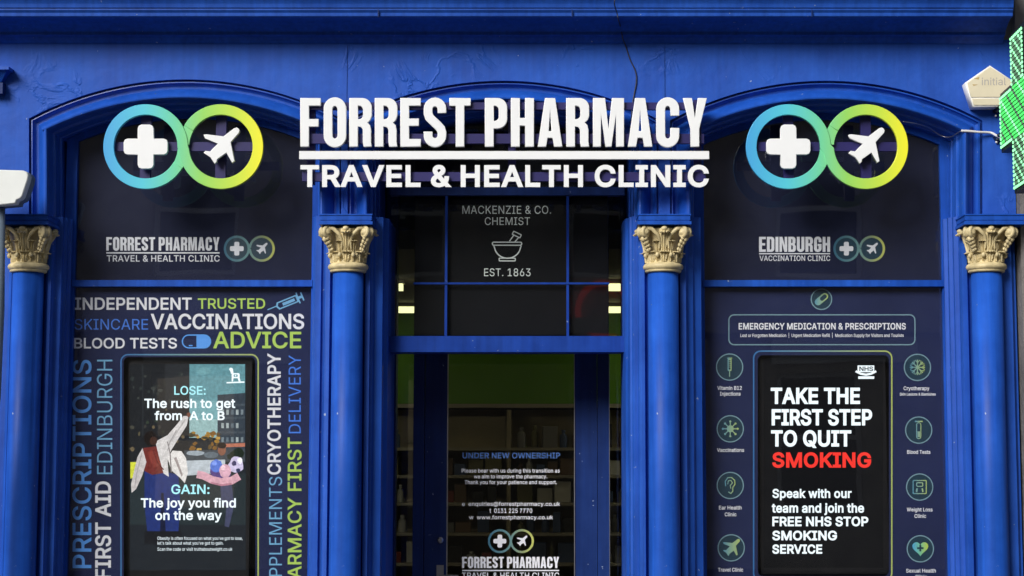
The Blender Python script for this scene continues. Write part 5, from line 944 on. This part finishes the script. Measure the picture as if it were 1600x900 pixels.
for zi, z in enumerate(shz[1:]):
    xm = P(795, 680, 4.75).x
    for xa, xb in ((-1.28, -.80), (-.80, xm - .02), (xm + .02, .50), (.52, 1.15)):
        if zi == 5 and xa == -.80: continue
        x = xa + .04
        while x < xb - .06:
            wd = rr.uniform(.05, .13)
            if x + wd > xb - .02: break
            hgt = rr.uniform(.07, .155) if zi < 5 else rr.uniform(.10, .18)
            isb = rr.random() < (.3 if zi < 5 else .7)
            nm = 'bottle' if isb else 'carton'
            if isb: wd = rr.uniform(.045, .07)
            o = bpy.data.objects.new(nm, rr.choice(bottle_me if isb else carton_me)); COL.objects.link(o)
            o.location = (x + wd / 2, 4.80 + rr.uniform(0, .06), z + .0225); o.scale = (wd, wd if isb else .14, hgt); o.rotation_euler.z = rr.uniform(-.08, .08)
            tag(o, 'small bottle on the dim shelving seen through the door' if isb else 'small carton on the dim shelving seen through the door', nm, nm + 's on the shop shelves')
            x += wd + rr.uniform(.005, .05)

# ================================================================== fittings on the front
# alarm box
AY = -.08
ab = thing('alarm_box', 'ivory five-sided alarm box high on the blue wall beside the green cross', 'alarm box', P(1547, 168, AY))
pent = [(1547, 102), (1586.5, 128), (1575, 167), (1520, 167), (1508, 129)]
link('housing', fill([pxc(pent, AY)], AY, .078, 0, .006), M['boxw'], ab)
cx_, cy_ = 1547, 138
link('cover', fill([pxc([(cx_ + (x - cx_) * .93, cy_ + (y - cy_) * .93) for x, y in pent[:2]] + [(1576.5, 152), (1517, 152)] + [(cx_ + (pent[4][0] - cx_) * .93, cy_ + (pent[4][1] - cy_) * .93)], AY)], AY - .004, .006, 0, .002), M['box'], ab)
link('lower_cover', fill([pxc([(1518, 154), (1576, 154), (1573, 164.5), (1521.5, 164.5)], AY)], AY - .004, .006, 0, .002), M['box'], ab)
word('lettering', grotesk('initial', .0), 1534, 1572, 121.5, 133, AY - .0046, M['boxg'], ab)
shapes('mark', [[pxc([(1521, 123), (1530, 120.5), (1529, 124.5)], AY)], [pxc([(1519, 132), (1528, 132.5), (1521, 134.5)], AY)]], AY - .0046, M['boxy'], ab)

# green pharmacy cross on the end of the front, turned almost edge-on
pa, pb = P(1564.5, 186, -.2), P(1624, 170, -.95)
dv = Vector((pb.x - pa.x, pb.y - pa.y, 0)); LEN = dv.length; dv.normalize(); nv = Vector((-dv.y, dv.x, 0)); nv = nv if nv.x < 0 else -nv
zc0 = P(1565, 187, -.2).z; q3 = LEN / 3
zhi, zlo = P(1578, 57, -.45).z, P(1580, 298, -.45).z; zm = (zhi + zlo) / 2; hv = (zhi - zlo) / 2; hh3 = .131
pc = thing('pharmacy_cross', 'green lit pharmacy cross of small lamps at the right end, seen almost edge-on', 'illuminated sign', (pa + dv * LEN * .5 + Vector((0, 0, zm - pa.z - hv))))
out = [(0, -hh3), (q3, -hh3), (q3, -hv), (2 * q3, -hv), (2 * q3, -hh3), (LEN, -hh3), (LEN, hh3), (2 * q3, hh3), (2 * q3, hv), (q3, hv), (q3, hh3), (0, hh3)]
def cross_body(name, grow, d0, d1, m):
    bm = bmesh.new(); o2 = []
    for t, z in out:
        tt = t + (grow if t > LEN / 2 else -grow); zz = z + (grow if z > 0 else -grow); o2.append((tt, zz))
    fr = [bm.verts.new(Vector((pa.x, pa.y, zm)) + dv * t + nv * d0 + Vector((0, 0, z))) for t, z in o2]; bk = [bm.verts.new(Vector((pa.x, pa.y, zm)) + dv * t + nv * d1 + Vector((0, 0, z))) for t, z in o2]
    n = len(o2)
    for i in range(n): bm.faces.new((fr[i], fr[(i + 1) % n], bk[(i + 1) % n], bk[i]))
    bm.faces.new(fr); bm.faces.new(bk[::-1]); return obj(name, bm, m, pc)
cross_body('casing', .012, 0, -.11, M['led_case'])
bm = bmesh.new(); pit = .0195; pt = LEN / 24          # each lamp is a small oval facing the street, hooded behind
fd = (nv * .62 + Vector((0, -1, 0)) * .78).normalized(); sd_ = Vector((0, 0, 1)).cross(fd).normalized()
nz_ = int(2 * hv / pit)
def inside(t, z): return (0 <= t <= LEN and abs(z) <= hh3) or (q3 <= t <= 2 * q3 and abs(z) <= hv)
for i in range(24):
    for j in range(nz_ + 1):
        t = (i + .5) * pt; z = -hv + (j + .5) * pit
        if not inside(t, z): continue
        edge = not all(inside(t + a, z + b) for a, b in ((pt, 0), (-pt, 0), (0, 1.3 * pit), (0, -1.3 * pit)))
        core = abs(z) < hh3
        mi = 0 if edge else (1 if core and (i + j) % 4 else 2 if (i + j) % 3 else 0)
        c = Vector((pa.x, pa.y, zm)) + dv * t + nv * .006 + Vector((0, 0, z))
        ring_ = lambda d, g: [bm.verts.new(c + fd * d + sd_ * .0052 * g * math.cos(R(a)) + Vector((0, 0, .0080 * g * math.sin(R(a))))) for a in range(0, 360, 45)]
        f0, b0 = ring_(.004, 1), ring_(-.004, 1.15)
        bm.faces.new(f0).material_index = mi; bm.faces.new(b0[::-1]).material_index = 3
        for k in range(8): bm.faces.new((f0[k], f0[(k + 1) % 8], b0[(k + 1) % 8], b0[k])).material_index = 3
o = obj('lamp_field', bm, M['led_w'], pc); o.data.materials.append(M['led_g']); o.data.materials.append(M['led_d']); o.data.materials.append(M['led_case']); o['kind'] = 'stuff'
bm = bmesh.new(); c = P(1572, 187, 0); 
for z in (P(1550, 170, -.05).z, P(1550, 213, -.05).z): tube(bm, [(pa.x + .02, .0, z), (pa.x + .03, -.19, z)], .014, 8)
obj('bracket', bm, M['black'], pc)
bm = bmesh.new()
for x, y in ((1556, 181), (1557, 222)): ball(bm, P(x, y, -.01), .006)
obj('fixing', bm, M['boxw'], pc)

# white housing on a grey post at the left edge
HY = -.34
hs = thing('lamp_housing', 'white boxy plastic fitting on a grey post at the left edge', 'outdoor fitting', P(2, 600, HY))
hp_ = [(-60, 262), (0, 265), (40, 266), (46, 268.5), (48.5, 274), (47, 282), (39, 306), (36, 310), (30, 312.5), (28, 318), (0, 320.5), (-60, 322)]
link('housing', fill([pxc([(x - (4 if x > 20 else 0), y) for x, y in hp_], HY)], HY, .06, 0, .006), M['cam'], hs)
link('rear_shell', fill([pxc([(x, y + 2) for x, y in hp_], HY + .05)], HY + .062, .07, 0, .004), M['post'], hs)
bm = bmesh.new(); tube(bm, [P(-2, 326, HY + .08), P(-3, 480, HY + .08), P(-9, 620, HY + .08), P(-30, 800, HY + .08), P(-30, 1240, HY + .08)], .030, 14); obj('post', bm, M['post'], hs, smooth=True)

# small blue ledge block at the left edge of the wall
lb = thing('ledge_block', 'small blue painted block with a projecting ledge high on the wall at the left edge', 'bracket', P(-10, 146, -.06))
one('ledge', (-60, 13.5, 103.5, 108.5, -.085, 0), M['blue'], lb, bevel=.002)
bm = bmesh.new(); a_ = [P(-60, 109, -.07), P(11, 109, -.07), P(2, 128, -.03), P(-60, 128, -.03)]
fr = [bm.verts.new(v) for v in a_]; bk = [bm.verts.new((v.x, .0, v.z)) for v in a_]
for i in range(4): bm.faces.new((fr[i], fr[(i + 1) % 4], bk[(i + 1) % 4], bk[i]))
bm.faces.new(fr); bm.faces.new(bk[::-1]); obj('slope', bm, M['trim'], lb)
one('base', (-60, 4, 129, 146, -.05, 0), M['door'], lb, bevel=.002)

# loose wires, and a highlight line under the left arch
def wire(name, pts, r, m, label):
    bm = bmesh.new(); q = [P(*p) for p in pts]
    sm = []
    for i in range(len(q) - 1):                              # Catmull-Rom through the points
        a, b, c, d = q[max(i - 1, 0)], q[i], q[i + 1], q[min(i + 2, len(q) - 1)]
        for k in range(6):
            t = k / 6; sm.append(.5 * ((2 * b) + (c - a) * t + (2 * a - 5 * b + 4 * c - d) * t * t + (3 * b - a - 3 * c + d) * t ** 3))
    tube(bm, sm + [q[-1]], r, 6); o = obj(name, bm, m, smooth=True, at=q[-1]); tag(o, label, 'cable')
wire('cable', [(962, -6, -.33), (960, 6, -.325), (964, 20, -.235), (966, 30, -.226), (970, 44, -.07), (973, 60, -.062), (977, 70, -.01), (984, 92, -.006), (993, 112, -.006), (994, 130, -.006), (989, 158, -.006), (985, 200, -.03)], .0030, M['cable'], 'thin dark cable drooping over the cornice and down the wall above the sign')
wire('cable', [(1411, 190, -.09), (1430, 193, -.05), (1452, 200, .05), (1470, 212, .08), (1485, 214, .05), (1499, 206, -.02), (1504, 204.5, -.032)], .0022, M['steel'], 'thin grey wire sagging from the right emblem to the arch moulding')
wire('cable', [(1502, 204.5, -.034), (1514, 205, -.034), (1530, 206.5, -.03), (1548, 207.5, -.02), (1557, 212, -.05), (1566, 216, -.1)], .0062, M['wcable'], 'thick white cable running to the green cross below the alarm box')
wire('cable', [(114, 208, .20), (124, 204.5, .20), (140, 199.5, .20), (163, 191, .20)], .0016, M['wcable'], 'thin pale line under the left arch beside the blue ring, standing in for an edge highlight')  # painted highlight on the arch edge, drawn as a white tube

# neighbouring stone pier at the right edge
nb = thing('stone_pier', 'rough grey stone pier of the next building at the right edge', 'wall', (X(1700), 0, 0))
bm = bmesh.new(); box(bm, X(1593.5), X(1593.5) + 4, -.06, .6, 0, zt + .225); obj('masonry', bm, M['stone'], nb)
